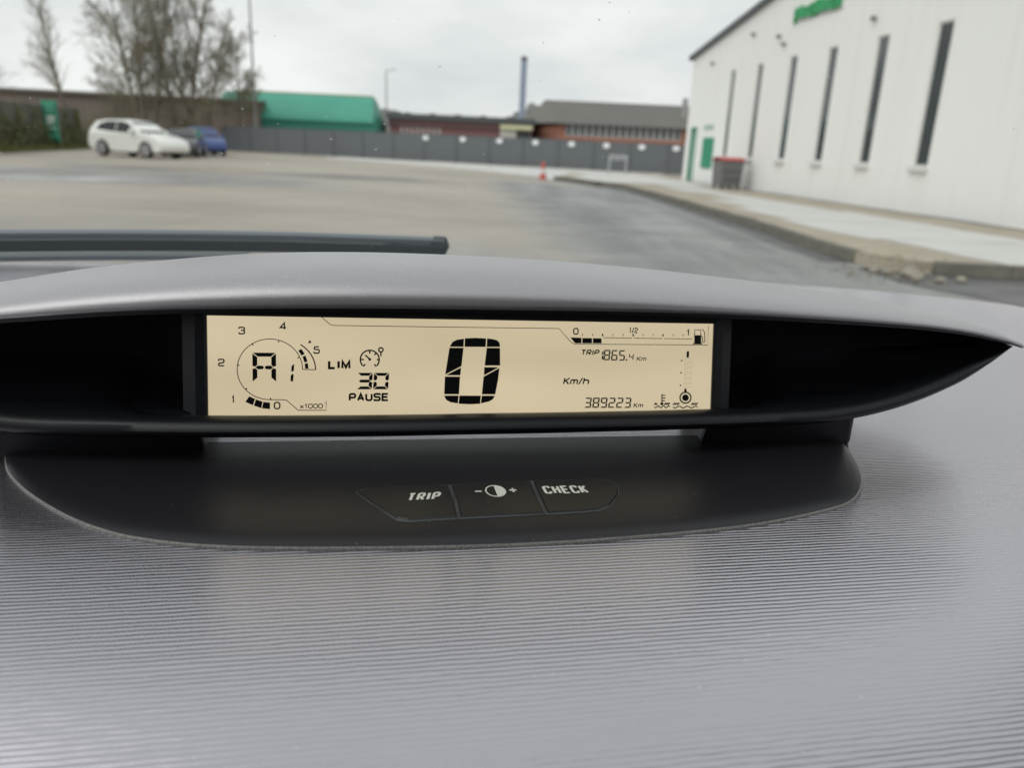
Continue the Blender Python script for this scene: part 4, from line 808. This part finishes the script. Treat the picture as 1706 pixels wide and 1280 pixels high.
LCD = [
  ('tachometer_numeral','T','3',-152.21,20.56,4.11,4.89,0,0),
  ('tachometer_numeral','T','4',-127.13,23.77,4.38,4.93,0,0),
  ('tachometer_numeral','T','2',-164.71,0.24,4.08,4.9,0,0),
  ('tachometer_numeral','T','1',-156.99,-23.12,2.25,4.94,0,0),
  ('tachometer_numeral','T','0',-131.13,-27.34,4.22,5.0,0,0),
  ('tachometer_numeral','T','5',-106.29,8.63,4.08,5.0,0,0),
  ('limit_lettering','T','LIM',-97.16,-1.38,14.36,6.05,0.65,0),
  ('pause_lettering','T','PAUSE',-84.0,-22.37,26.04,5.52,0.5,0),
  ('multiplier_lettering','T','x1000',-114.96,-26.94,14.6,3.23,0,0),
  ('tachometer_scale','S',0.5,[[(-113.1,-1.49),(-113.16,0.04),(-113.34,1.57),(-113.64,3.08),(-114.07,4.55),(-114.61,5.99),(-115.27,7.38),(-116.05,8.71),(-116.92,9.98),(-117.9,11.18),(-118.97,12.29),(-120.13,13.32),(-121.37,14.26),(-122.69,15.1),(-124.06,15.83),(-125.49,16.46),(-126.97,16.97),(-128.49,17.38),(-130.03,17.66),(-131.59,17.82),(-133.16,17.87),(-134.72,17.8),(-136.28,17.61),(-137.82,17.3),(-139.33,16.87),(-140.8,16.34),(-142.22,15.69),(-143.58,14.95),(-144.89,14.1),(-146.12,13.15),(-147.27,12.12),(-148.33,11.0),(-149.3,9.81),(-150.18,8.55),(-150.95,7.23),(-151.61,5.85),(-152.17,4.43),(-152.6,2.98),(-152.92,1.49),(-153.12,-0.01),(-153.2,-1.52),(-153.15,-3.04),(-152.99,-4.54),(-152.7,-6.03),(-152.29,-7.49),(-151.77,-8.91),(-151.14,-10.29),(-150.39,-11.62),(-149.54,-12.89),(-148.59,-14.09),(-147.54,-15.21),(-146.41,-16.25),(-145.19,-17.2),(-143.9,-18.06),(-142.54,-18.82),(-141.12,-19.47),(-139.65,-20.0),(-138.14,-20.43),(-136.6,-20.74),(-135.04,-20.93),(-133.46,-21.0),(-123.42,-21.18),(-115.94,-27.97),(-98.4,-28.14),(-98.39,-22.17)],[(-113.1,-1.49),(-104.96,-1.69)]]),
  ('tachometer_scale','S',0.75,[[(-104.96,-1.69),(-104.99,-0.73),(-105.06,0.23),(-105.18,1.18),(-105.36,2.13),(-105.58,3.06),(-105.86,3.99),(-106.18,4.89),(-106.55,5.79),(-106.96,6.66),(-107.43,7.52),(-107.94,8.35),(-108.49,9.15),(-109.08,9.93),(-109.71,10.69),(-110.39,11.41),(-111.1,12.1),(-111.84,12.75),(-112.62,13.37),(-113.43,13.96),(-114.27,14.5)]]),
  ('tachometer_scale','S',0.8,[[(-127.94,16.73),(-127.57,15.84)],[(-143.94,14.54),(-143.29,13.86)],[(-153.17,1.13),(-151.86,0.94)],[(-148.46,-14.56),(-147.32,-13.67)],[(-132.98,-19.91),(-132.99,-20.91)],[(-116.15,5.78),(-115.18,6.39)]]),
  ('tachometer_scale','P',[[(-109.74,15.58),(-107.32,15.6),(-108.48,17.58)]]),
  ('redline_bar','P',[[(-115.74,10.57),(-113.81,11.77),(-111.7,8.59),(-113.54,7.39)],[(-113.06,6.69),(-111.22,7.5),(-109.98,3.71),(-111.82,2.9)],[(-111.73,2.11),(-109.79,2.71),(-109.33,-0.99),(-111.46,-0.99)]]),
  ('engine_speed_bar','P',[[(-146.05,-18.83),(-142.48,-20.54),(-143.93,-24.51),(-148.54,-22.38)],[(-142.01,-20.84),(-137.94,-22.27),(-138.74,-26.45),(-143.28,-24.81)],[(-137.47,-22.47),(-133.38,-22.9),(-133.42,-27.1),(-138.36,-26.55)]]),
  ('gear_digit','G','A',-143.89,-9.74,14.42,18.81,26,0),
  ('gear_digit','P',[[(-119.92,0.59),(-118.28,2.19),(-118.5,-2.2),(-119.66,-3.19),(-120.14,-2.6)],[(-120.44,-5.39),(-119.28,-4.19),(-118.61,-5.19),(-119.12,-9.39),(-120.08,-9.38),(-120.65,-8.58)]]),
  ('cruise_icon','S',0.95,[[(-65.95,1.07),(-65.47,1.68),(-65.07,2.35),(-64.76,3.07),(-64.54,3.82),(-64.42,4.59),(-64.4,5.37),(-64.48,6.15),(-64.65,6.91),(-64.93,7.64),(-65.29,8.33),(-65.74,8.96),(-66.27,9.53),(-66.86,10.04),(-67.52,10.46),(-68.22,10.79),(-68.96,11.03),(-69.73,11.17),(-70.5,11.22),(-71.28,11.17),(-72.04,11.01),(-72.78,10.76),(-73.48,10.42),(-74.13,10.0),(-74.72,9.49),(-75.24,8.92),(-75.68,8.28),(-76.04,7.59),(-76.31,6.86),(-76.48,6.1),(-76.56,5.33),(-76.54,4.55),(-76.42,3.79),(-76.2,3.04),(-75.88,2.33),(-75.48,1.66),(-75.0,1.05)],[(-70.5,11.02),(-70.5,8.99)],[(-64.29,5.16),(-65.99,5.15)],[(-76.66,5.12),(-74.28,5.12)],[(-66.31,9.52),(-67.5,8.19)],[(-70.49,5.34),(-73.49,8.17)],[(-66.28,0.68),(-67.59,2.1)],[(-74.67,0.66),(-73.38,2.09)],[(-61.9,11.57),(-61.97,12.01),(-62.17,12.41),(-62.49,12.72),(-62.88,12.92),(-63.31,12.99),(-63.74,12.91),(-64.13,12.71),(-64.44,12.39),(-64.64,12.0),(-64.71,11.56),(-64.64,11.12),(-64.44,10.72),(-64.13,10.41),(-63.74,10.21),(-63.3,10.14),(-62.87,10.22),(-62.48,10.42),(-62.17,10.74),(-61.97,11.13),(-61.9,11.57)],[(-63.3,10.04),(-63.3,7.4)]]),
  ('cruise_icon','P',[[(-69.59,5.24),(-69.77,5.78),(-70.22,6.11),(-70.77,6.11),(-71.22,5.77),(-71.39,5.24),(-71.22,4.7),(-70.77,4.37),(-70.21,4.37),(-69.76,4.7)]]),
  ('limit_digits','G','30',-78.64,-14.42,20.85,10.82,20,0.06),
  ('speed_digit','P',[[(-17.94,14.04),(-8.71,14.1),(-8.53,19.51),(-13.27,18.77),(-16.2,17.22)],[(-8.0,14.1),(6.34,14.2),(6.5,19.88),(-0.8,20.17),(-7.82,19.76)],[(7.06,14.2),(16.23,14.26),(15.7,17.11),(13.99,18.76),(10.6,19.56),(7.23,19.89)],[(-18.17,13.33),(-8.7,13.39),(-9.99,1.12),(-20.83,-4.56)],[(-20.35,-5.03),(-10.22,0.17),(-10.64,-5.04)],[(-21.05,-5.97),(-10.86,-5.98),(-11.45,-17.84),(-21.42,-17.78)],[(-21.41,-18.73),(-11.68,-18.79),(-12.1,-24.02),(-16.98,-23.27),(-19.96,-21.7),(-20.92,-19.92)],[(-11.08,-18.79),(3.41,-18.88),(3.0,-24.38),(-4.44,-24.68),(-11.62,-24.26)],[(4.14,-18.88),(13.09,-18.94),(11.79,-21.33),(9.38,-22.75),(3.48,-24.14)],[(7.07,13.49),(16.12,13.55),(16.42,1.64),(5.79,1.62)],[(5.57,0.43),(15.47,0.44),(5.4,-5.05)],[(5.17,-6.0),(15.96,-0.04),(15.11,-8.16),(13.32,-17.98),(4.12,-17.93)]]),
  ('display_outline','S',0.42,[[(-101.73,32.99),(-95.72,27.67),(-93.45,27.11),(-29.79,27.09),(57.01,27.28),(65.32,18.47),(67.06,17.29),(68.79,16.72),(167.08,17.02),(167.15,30.89)]]),
  ('fuel_bar','P',[[(65.29,21.25),(73.22,21.08),(73.31,17.32),(68.77,17.28)],[(73.86,20.96),(80.82,20.9),(80.91,17.37),(73.94,17.32)],[(81.46,20.91),(87.7,20.84),(87.79,17.43),(81.55,17.38)]]),
  ('fuel_scale','S',0.42,[[(88.96,21.34),(109.95,21.28)],[(111.25,21.3),(132.58,21.24)],[(133.9,21.25),(154.93,21.19)]]),
  ('fuel_scale','S',0.5,[[(73.79,23.87),(73.82,22.42)],[(81.25,23.94),(81.29,22.49)],[(95.93,24.09),(95.97,22.63)],[(103.4,24.17),(103.44,22.7)],[(118.06,24.32),(118.1,22.84)],[(125.64,24.39),(125.69,22.91)],[(140.54,24.54),(140.59,23.05)],[(147.99,24.62),(148.04,23.12)]]),
  ('fuel_scale','S',1.0,[[(88.38,24.02),(88.43,22.31)],[(110.77,24.24),(110.82,22.52)],[(132.87,24.46),(132.93,22.73)]]),
  ('fuel_numeral','T','0',67.13,23.1,4.02,4.83,0,0),
  ('fuel_numeral','T','1/2',107.65,24.74,6.48,3.93,0,0),
  ('fuel_numeral','T','1',150.57,23.41,2.67,4.73,0,0),
  ('fuel_pump_icon','P',[[(156.57,23.95),(161.81,24.0),(162.05,17.74),(156.8,17.7)],[(155.84,18.32),(162.83,18.38),(162.87,17.5),(155.87,17.45)]]),
  ('fuel_pump_icon','S',0.6,[[(156.85,23.71),(156.7,27.7),(161.4,27.75),(161.55,23.75)],[(162.59,28.27),(164.43,26.16),(164.81,19.52),(163.63,18.63),(162.93,19.5),(162.79,23.01),(161.83,23.5)]]),
  ('trip_lettering','T','TRIP',72.75,9.08,13.21,3.9,0.35,0.2),
  ('trip_lettering','T','Km',113.68,5.29,7.06,3.22,0,0.2),
  ('trip_digits','G','1',85.03,5.68,4.35,6.85,7.5,0.04),
  ('trip_digits','G','8',89.63,5.7,4.62,7.22,7.5,0.08),
  ('trip_digits','G','6',95.15,5.6,4.64,7.24,7.5,0.08),
  ('trip_digits','G','5',100.7,5.5,4.52,7.26,7.5,0.08),
  ('trip_digits','G','4',108.07,5.88,3.51,4.44,5.5,0.08),
  ('trip_digits','P',[[(105.84,6.61),(106.88,6.62),(106.91,5.51),(105.87,5.5)]]),
  ('unit_lettering','T','Km/h',60.61,-11.44,18.47,5.13,0.12,0.2),
  ('odometer_digits','G','3',76.68,-27.58,4.85,7.14,8,0.08),
  ('odometer_digits','G','8',82.42,-27.63,4.88,7.16,8,0.08),
  ('odometer_digits','G','9',88.2,-27.68,4.89,7.17,8,0.08),
  ('odometer_digits','G','2',93.99,-27.74,4.92,7.18,8,0.08),
  ('odometer_digits','G','2',99.81,-27.79,4.94,7.21,8,0.08),
  ('odometer_digits','G','3',105.66,-27.84,4.96,7.22,8,0.08),
  ('odometer_lettering','T','Km',112.31,-27.78,7.09,3.5,0,0.2),
  ('temperature_bar','S',0.18,[[(150.21,7.15),(155.71,7.17),(155.66,4.78),(150.16,4.77),(150.21,7.15)],[(150.22,3.51),(155.72,3.53),(155.67,1.14),(150.17,1.13),(150.22,3.51)],[(150.23,-0.12),(155.73,-0.12),(155.69,-2.51),(150.18,-2.51),(150.23,-0.12)],[(150.24,-3.76),(155.74,-3.77),(155.7,-6.16),(150.19,-6.15),(150.24,-3.76)],[(150.24,-7.28),(155.75,-7.29),(155.7,-9.69),(150.19,-9.67),(150.24,-7.28)],[(150.24,-10.68),(155.75,-10.7),(155.71,-13.09),(150.19,-13.07),(150.24,-10.68)]]),
  ('temperature_marker','P',[[(151.24,11.91),(151.76,12.54),(152.7,12.54),(153.12,11.92),(153.0,7.91),(151.25,7.9)],[(148.45,5.76),(148.3,6.06),(147.93,6.24),(147.47,6.24),(147.11,6.05),(146.98,5.76),(147.13,5.47),(147.51,5.29),(147.96,5.29),(148.32,5.47)],[(148.22,-2.89),(148.07,-2.59),(147.7,-2.41),(147.24,-2.41),(146.88,-2.59),(146.75,-2.89),(146.9,-3.18),(147.28,-3.36),(147.73,-3.36),(148.09,-3.18)],[(148.14,-11.93),(147.99,-11.64),(147.62,-11.45),(147.16,-11.45),(146.8,-11.63),(146.67,-11.93),(146.82,-12.22),(147.19,-12.41),(147.65,-12.41),(148.01,-12.23)]]),
  ('coolant_icon','S',0.75,[[(128.01,-25.01),(128.16,-25.36),(128.31,-25.59),(128.44,-25.63),(128.57,-25.46),(128.7,-25.14),(128.83,-24.78),(128.95,-24.5),(129.09,-24.39),(129.23,-24.5),(129.37,-24.78),(129.52,-25.14),(129.67,-25.47),(129.81,-25.64),(129.94,-25.6),(130.07,-25.37),(130.2,-25.03)],[(135.44,-25.07),(135.59,-25.42),(135.73,-25.65),(135.86,-25.69),(135.99,-25.52),(136.11,-25.2),(136.23,-24.83),(136.36,-24.55),(136.49,-24.45),(136.62,-24.56),(136.77,-24.84),(136.91,-25.2),(137.06,-25.53),(137.19,-25.7),(137.33,-25.66),(137.45,-25.43),(137.57,-25.09),(137.7,-24.74),(137.82,-24.51),(137.95,-24.47),(138.09,-24.64),(138.24,-24.97),(138.38,-25.33),(138.52,-25.62),(138.66,-25.72),(138.79,-25.62),(138.91,-25.34),(139.04,-24.97),(139.16,-24.65),(139.29,-24.48),(139.42,-24.52),(139.56,-24.75),(139.71,-25.1)],[(128.08,-27.14),(128.46,-27.49),(128.83,-27.73),(129.2,-27.77),(129.55,-27.6),(129.91,-27.28),(130.26,-26.92),(130.62,-26.64),(130.98,-26.54),(131.35,-26.65),(131.72,-26.93),(132.1,-27.3),(132.47,-27.62),(132.84,-27.8),(133.21,-27.77),(133.56,-27.54),(133.92,-27.19),(134.27,-26.85),(134.63,-26.62),(135.0,-26.59),(135.37,-26.76),(135.74,-27.09),(136.12,-27.45),(136.5,-27.74),(136.87,-27.85),(137.23,-27.75),(137.59,-27.47),(137.94,-27.11),(138.3,-26.79),(138.66,-26.62),(139.03,-26.66),(139.4,-26.89),(139.78,-27.24)],[(133.48,-18.03),(133.68,-24.05)],[(133.78,-19.03),(136.17,-19.04)],[(133.84,-20.91),(136.24,-20.93)],[(133.91,-22.8),(135.9,-22.81)]]),
  ('coolant_icon','P',[[(134.91,-25.06),(134.73,-24.5),(134.28,-24.08),(133.68,-23.92),(133.09,-24.07),(132.66,-24.48),(132.52,-25.05),(132.7,-25.61),(133.15,-26.03),(133.75,-26.19),(134.35,-26.04),(134.77,-25.63)]]),
  ('oil_icon','S',1.0,[[(155.65,-20.8),(155.58,-20.19),(155.4,-19.59),(155.13,-19.02),(154.77,-18.49),(154.33,-18.02),(153.81,-17.62),(153.24,-17.3),(152.63,-17.06),(151.99,-16.91),(151.34,-16.86),(150.69,-16.9),(150.06,-17.04),(149.46,-17.28),(148.92,-17.59),(148.43,-17.99),(148.03,-18.45),(147.7,-18.97),(147.47,-19.54),(147.34,-20.14),(147.31,-20.75),(147.39,-21.36),(147.56,-21.96),(147.83,-22.53),(148.19,-23.05),(148.63,-23.52),(149.14,-23.92),(149.71,-24.25),(150.32,-24.49),(150.96,-24.64),(151.62,-24.69),(152.27,-24.65),(152.9,-24.51),(153.5,-24.28),(154.04,-23.96),(154.53,-23.56),(154.94,-23.1),(155.26,-22.58),(155.49,-22.01),(155.62,-21.41),(155.65,-20.8)]]),
  ('oil_icon','S',0.75,[[(142.11,-25.12),(142.28,-25.47),(142.44,-25.71),(142.6,-25.74),(142.74,-25.57),(142.89,-25.25),(143.03,-24.89),(143.17,-24.61),(143.33,-24.5),(143.48,-24.61),(143.65,-24.89),(143.82,-25.26),(143.98,-25.58),(144.14,-25.76),(144.3,-25.72),(144.44,-25.49),(144.59,-25.14),(144.73,-24.79),(144.88,-24.56),(145.03,-24.53),(145.19,-24.7),(145.36,-25.02),(145.52,-25.39),(145.69,-25.67),(145.85,-25.78),(146.0,-25.68),(146.14,-25.39),(146.29,-25.03),(146.43,-24.71),(146.58,-24.54),(146.73,-24.58),(146.9,-24.81),(147.07,-25.16)],[(156.08,-25.23),(156.25,-25.59),(156.41,-25.82),(156.56,-25.86),(156.71,-25.69),(156.85,-25.36),(156.98,-25.0),(157.13,-24.71),(157.27,-24.61),(157.43,-24.72),(157.59,-25.0),(157.76,-25.37),(157.92,-25.69),(158.08,-25.87),(158.23,-25.83),(158.38,-25.6),(158.51,-25.25),(158.65,-24.9),(158.8,-24.67),(158.95,-24.63),(159.11,-24.81),(159.27,-25.13),(159.44,-25.5),(159.6,-25.79),(159.76,-25.9),(159.9,-25.79),(160.05,-25.51),(160.18,-25.14),(160.33,-24.82),(160.47,-24.65),(160.62,-24.68),(160.79,-24.92),(160.95,-25.27)],[(142.19,-27.39),(142.79,-27.75),(143.38,-27.98),(143.97,-28.03),(144.55,-27.86),(145.12,-27.54),(145.69,-27.18),(146.27,-26.9),(146.85,-26.8),(147.45,-26.91),(148.04,-27.2),(148.64,-27.57),(149.24,-27.9),(149.84,-28.08),(150.42,-28.05),(151.0,-27.82),(151.58,-27.47),(152.16,-27.13),(152.74,-26.9),(153.33,-26.87),(153.92,-27.05),(154.52,-27.38),(155.13,-27.75),(155.73,-28.04),(156.32,-28.15),(156.91,-28.05),(157.49,-27.77),(158.07,-27.41),(158.65,-27.09),(159.24,-26.92),(159.83,-26.96),(160.43,-27.2),(161.04,-27.56)]]),
  ('oil_icon','P',[[(154.03,-20.79),(153.92,-20.17),(153.65,-19.59),(153.22,-19.09),(152.68,-18.7),(152.05,-18.46),(151.39,-18.37),(150.73,-18.45),(150.12,-18.69),(149.61,-19.07),(149.22,-19.56),(148.99,-20.14),(148.92,-20.76),(149.03,-21.38),(149.31,-21.96),(149.73,-22.46),(150.27,-22.84),(150.9,-23.09),(151.56,-23.17),(152.22,-23.1),(152.83,-22.86),(153.34,-22.48),(153.73,-21.99),(153.97,-21.41)],[(150.57,-14.21),(151.91,-14.21),(152.41,-16.86),(150.26,-16.85)]]),
]

def seg7(ch, x, y, w, h, th, sh):
    """segments of one seven (or fourteen) segment digit as polygons"""
    g = th*0.10; H = h/2; res = []
    SEG = {'0': 'abcdef', '1': 'bc', '2': 'abged', '3': 'abgcd', '4': 'fgbc', '5': 'afgcd', '6': 'afgedc', '8': 'abcdefg', '9': 'abcdfg', 'A': 'abcefgh'}[ch]
    vt = th*0.85
    def hs(yy, x0, x1, up):
        e = th/2
        if up == 0: return [(x0+e, yy), (x0+2*e, yy+vt/2), (x1-2*e, yy+vt/2), (x1-e, yy), (x1-2*e, yy-vt/2), (x0+2*e, yy-vt/2)]
        return [(x0+g, yy), (x1-g, yy), (x1-th-g, yy-up*vt), (x0+th+g, yy-up*vt)]
    def vs(xx, y0, y1, s, lo):
        if lo: return [(xx, y0+g*1.5), (xx, y1-vt*0.3-g), (xx-s*th*0.5, y1-g*1.5), (xx-s*th, y1-vt*0.5-g), (xx-s*th, y0+vt+g*1.5)]
        return [(xx, y1-g*1.5), (xx, y0+vt*0.3+g), (xx-s*th*0.5, y0+g*1.5), (xx-s*th, y0+vt*0.5+g), (xx-s*th, y1-vt-g*1.5)]
    for c in SEG:
        if c == 'a': res.append(hs(h, 0, w, 1))
        if c == 'd': res.append(hs(0, 0, w, -1))
        if c == 'g' and ch != 'A': res.append(hs(H, 0, w, 0))
        if c == 'g' and ch == 'A':
            res.append([(th*0.55, H), (th*1.2, H+vt/2), (w*0.44, H+vt*0.42), (w*0.485, H), (w*0.44, H-vt*0.42), (th*1.2, H-vt/2)])
            res.append([(w-q[0], q[1]) for q in res[-1]][::-1])
        if c == 'b': res.append(vs(w, H, h, 1, 0))
        if c == 'c': res.append(vs(w, 0, H, 1, 1))
        if c == 'f': res.append(vs(0, H, h, -1, 0))
        if c == 'e': res.append(vs(0, 0, H, -1, 1))
    return [[(x + q[0] + sh*q[1], y + q[1]) for q in p] for p in res]
seen = {}
ZI = 0.00025
for it in LCD:
    nm, kind = it[0], it[1]
    mb = seen.setdefault((nm, len(seen)) if kind in 'TG' else (nm, -1), MB())
    if kind == 'P':
        for pol in it[2]: mb.add([(a/1000, b/1000, ZI) for a, b in pol], [tuple(range(len(pol)))])
    elif kind == 'S':
        w = it[2]/2000
        for line in it[3]:
            p = [Vector((a/1000, b/1000)) for a, b in line]; vs = []
            for i, q in enumerate(p):
                d = (p[min(i+1, len(p)-1)]-p[max(0, i-1)])
                d = d.normalized() if d.length > 1e-9 else Vector((1, 0)); nn = Vector((-d.y, d.x))*w
                vs += [(q.x+nn.x, q.y+nn.y, ZI+0.00003), (q.x-nn.x, q.y-nn.y, ZI+0.00003)]
            mb.add(vs, [(2*i, 2*i+1, 2*i+3, 2*i+2) for i in range(len(p)-1)])
    elif kind == 'T':
        _, _, s, x, y, w, h, bold, ital = it
        vs, fs = lettering(s, x, y, w, h, h*(0.175+0.13*bold), ital)
        mb.add([(a/1000, b/1000, ZI+z*4e-6) for a, b, z in vs], fs)
    elif kind == 'G':
        _, _, s, x, y, w, h, th, sh = it
        th = th*0.140 if it[0] in ('odometer_digits', 'trip_digits') else th*0.112
        n = len(s); pw = w/n*(0.94 if n > 1 else 1)
        for i, ch in enumerate(s):
            for pol in seg7(ch, x + i*(w/n)*1.02 - sh*h*0.5, y, pw, h, th, sh):
                mb.add([(a/1000, b/1000, ZI) for a, b in pol], [tuple(range(len(pol)))])
for (nm, _), mb in seen.items():
    nm = {'trip_digits': 'trip_digit', 'odometer_digits': 'odometer_digit'}.get(nm, nm)
    o = mb.build(nm, m_faint if nm == 'temperature_bar' else m_ink, sco, fix=False)

# ---- windscreen, wiper, cabin shell
def wz(y): return -0.19 + (1.215-y)*math.tan(radians(31))
m_glass = bpy.data.materials.new('windscreen_glass'); m_glass.use_nodes = True; t = m_glass.node_tree
for n_ in list(t.nodes): t.nodes.remove(n_)
to = t.nodes.new('ShaderNodeOutputMaterial'); tr = t.nodes.new('ShaderNodeBsdfTransparent'); tr.inputs[0].default_value = (0.975, 0.985, 0.98, 1); t.links.new(tr.outputs[0], to.inputs[0])
wb = (XC, 1.215, -0.19)
ws = thing('windscreen', 'clear dusty windscreen sloping up above the dashboard in front of the car park', 'windscreen', M=cbase(*wb))
m = MB(); y0, y1 = 1.215, 0.14
def wq(y, x): return (x, y - 0.10*((x-XC)/0.9)**2, wz(y)+0.0)
rows = []
for i in range(13):
    x = XC - 0.93 + 1.86*i/12; a = wq(y0, x); b = wq(y1, XC+(x-XC)*0.80)
    rows.append([a, b, (b[0], b[1]+0.003, b[2]+0.005), (a[0], a[1]+0.003, a[2]+0.005)])
shift(m.grid(rows, close=True, caps=True), wb).build('pane', m_glass, ws, smooth=True, angle=40)
m_dust = mat('dust_specks', (0.75, 0.75, 0.72), 0.8)
rnd = random.Random(3); m = MB()
for k in range(210):
    u = rnd.random(); x = XC + (rnd.random()*2-1)*0.8
    y = 0.55+0.6*rnd.random()
    if k < 60: x = rnd.gauss(-0.15, 0.22); y = rnd.gauss(0.93, 0.05)
    a = wq(y, x); r = 0.0008+0.0014*rnd.random()**3
    q = [rnd.random()*6.28 for _ in range(4)]; q.sort()
    c = Vector((a[0], a[1]-0.001, a[2]-0.0015)); e1 = Vector((1, 0, 0)); e2 = Vector((0, -cos(radians(31)), sin(radians(31)))); e3 = Vector((0, -sin(radians(31)), -cos(radians(31))))
    base = [c + e1*cos(z)*r + e2*sin(z)*r*0.6 for z in q]
    m.add(base + [c + e3*r*0.5], [(0, 1, 2, 3), (0, 1, 4), (1, 2, 4), (2, 3, 4), (3, 0, 4)])
dst = shift(m, wb).build('dust_specks', m_dust, ws); dst['kind'] = 'stuff'

wpb = (0.13, 1.17, -0.15)
wiper = thing('windscreen_wiper', 'dark wiper blade parked along the bottom of the windscreen behind the display hood', 'wiper', M=cbase(*wpb))
def wpos(x): # centre of the blade along the glass
    return (1.175 - 0.05*((x-0.1)/0.6)**2, -0.1335 - 0.030*max(0.0, (-0.05-x))**1.6)
rows = []; rows2 = []; rows3 = []
for i in range(31):
    x = -0.62 + 0.755*i/30; y, z = wpos(x); e = min(1, (0.135-x)/0.012+0.35)
    rows.append([(x, y-0.004, z-0.011), (x, y-0.006, z-0.003), (x, y-0.002, z+0.001*e), (x, y+0.006, z+0.001*e), (x, y+0.010, z-0.010)])
    rows2.append([(x, y-0.009, z-0.027), (x, y-0.0105, z-0.0125), (x, y-0.003, z-0.0115), (x, y+0.004, z-0.027)])
    rows3.append([(x, y-0.017, z-0.038), (x, y-0.020, z-0.0315), (x, y-0.011, z-0.0275), (x, y-0.005, z-0.036)])
shift(MB().grid(rows, close=True, caps=True), wpb).build('spoiler', m_arm, wiper, smooth=True, angle=35)
shift(MB().grid(rows2, close=True, caps=True), wpb).build('rubber_blade', m_rubber, wiper, smooth=True, angle=35)
shift(MB().grid(rows3[:20], close=True, caps=True), wpb).build('arm', m_arm, wiper, smooth=True, angle=35)
m = MB(); y, z = wpos(0.13)
m.prism([(0.045, y-0.008, z-0.013), (0.07, y-0.010, z-0.020), (0.10, y-0.010, z-0.021), (0.118, y-0.010, z-0.024), (0.137, y-0.009, z-0.024), (0.143, y-0.007, z-0.012), (0.139, y-0.004, z+0.0005), (0.12, y-0.004, z+0.001), (0.114, y-0.006, z-0.009), (0.085, y-0.007, z-0.012), (0.06, y-0.007, z-0.008)], 0.014, (0, 1, 0.1))
shift(m, wpb).build('end_cap', m_rubber, wiper, bevel=0.0015)

m_lining = mat('roof_lining', (0.10, 0.10, 0.098), 0.9); m_trim = mat('cabin_trim', (0.035, 0.036, 0.04), 0.7)
cabb = (XC, -0.4, -0.95)
cabin = bpy.data.objects.new('car_cabin', None); link(cabin); cabin.matrix_world = cbase(*cabb); tag(cabin, kind='structure')
m = MB()
m.box((XC, -0.80, 0.485), (1.50, 1.84, 0.03))
for s in (-1, 1): m.box((XC + s*0.765, -0.80, 0.43), (0.03, 1.70, 0.14))  # unseen side rails, deepened to cut light from the side windows
shift(m, cabb).build('roof_lining', m_lining, cabin, bevel=0.01)
m = MB()
for s in (-1, 1):
    xw = XC + s*0.95; xt = XC + s*0.77
    m.hexa([(xw-0.03, -1.75, -0.95), (xw+0.03, -1.75, -0.95), (xw+0.03, 0.84, -0.95), (xw-0.03, 0.84, -0.95)], [(xw-0.03, -1.75, -0.08), (xw+0.03, -1.75, -0.08), (xw+0.03, 0.82, -0.10), (xw-0.03, 0.82, -0.10)])
    for ya, w in ((-0.45, 0.30), (-1.72, 0.40)):  # unseen pillars, widened to keep side-window light off the display hood
        m.hexa([(xw-0.025, ya, -0.12), (xw+0.025, ya, -0.12), (xw+0.025, ya+w, -0.12), (xw-0.025, ya+w, -0.12)], [(xt-0.025, ya, 0.47), (xt+0.025, ya, 0.47), (xt+0.025, ya+w, 0.47), (xt-0.025, ya+w, 0.47)])
    m.hexa([(xw-0.03, 0.74, -0.14), (xw+0.03, 0.74, -0.14), (xw+0.03, 0.82, -0.10), (xw-0.03, 0.82, -0.10)], [(xt-0.03, 0.06, 0.47), (xt+0.03, 0.06, 0.47), (xt+0.03, 0.14, 0.47), (xt-0.03, 0.14, 0.47)])
m.box((XC, -1.78, -0.30), (1.9, 0.06, 1.3)); m.box((XC, -0.4, -0.97), (1.9, 2.8, 0.04)); m.box((XC, 0.30, -0.7), (1.8, 0.06, 0.5))
for x in (-0.30, 0.47): m.box((x, -0.46, -0.36), (0.54, 0.16, 0.86)); m.box((x, -0.20, -0.66), (0.54, 0.54, 0.16)); m.box((x, -0.47, 0.19), (0.30, 0.11, 0.20))  # unseen seats and headrests, added to darken the front of the display hood
shift(m, cabb).build('body_trim', m_trim, cabin)
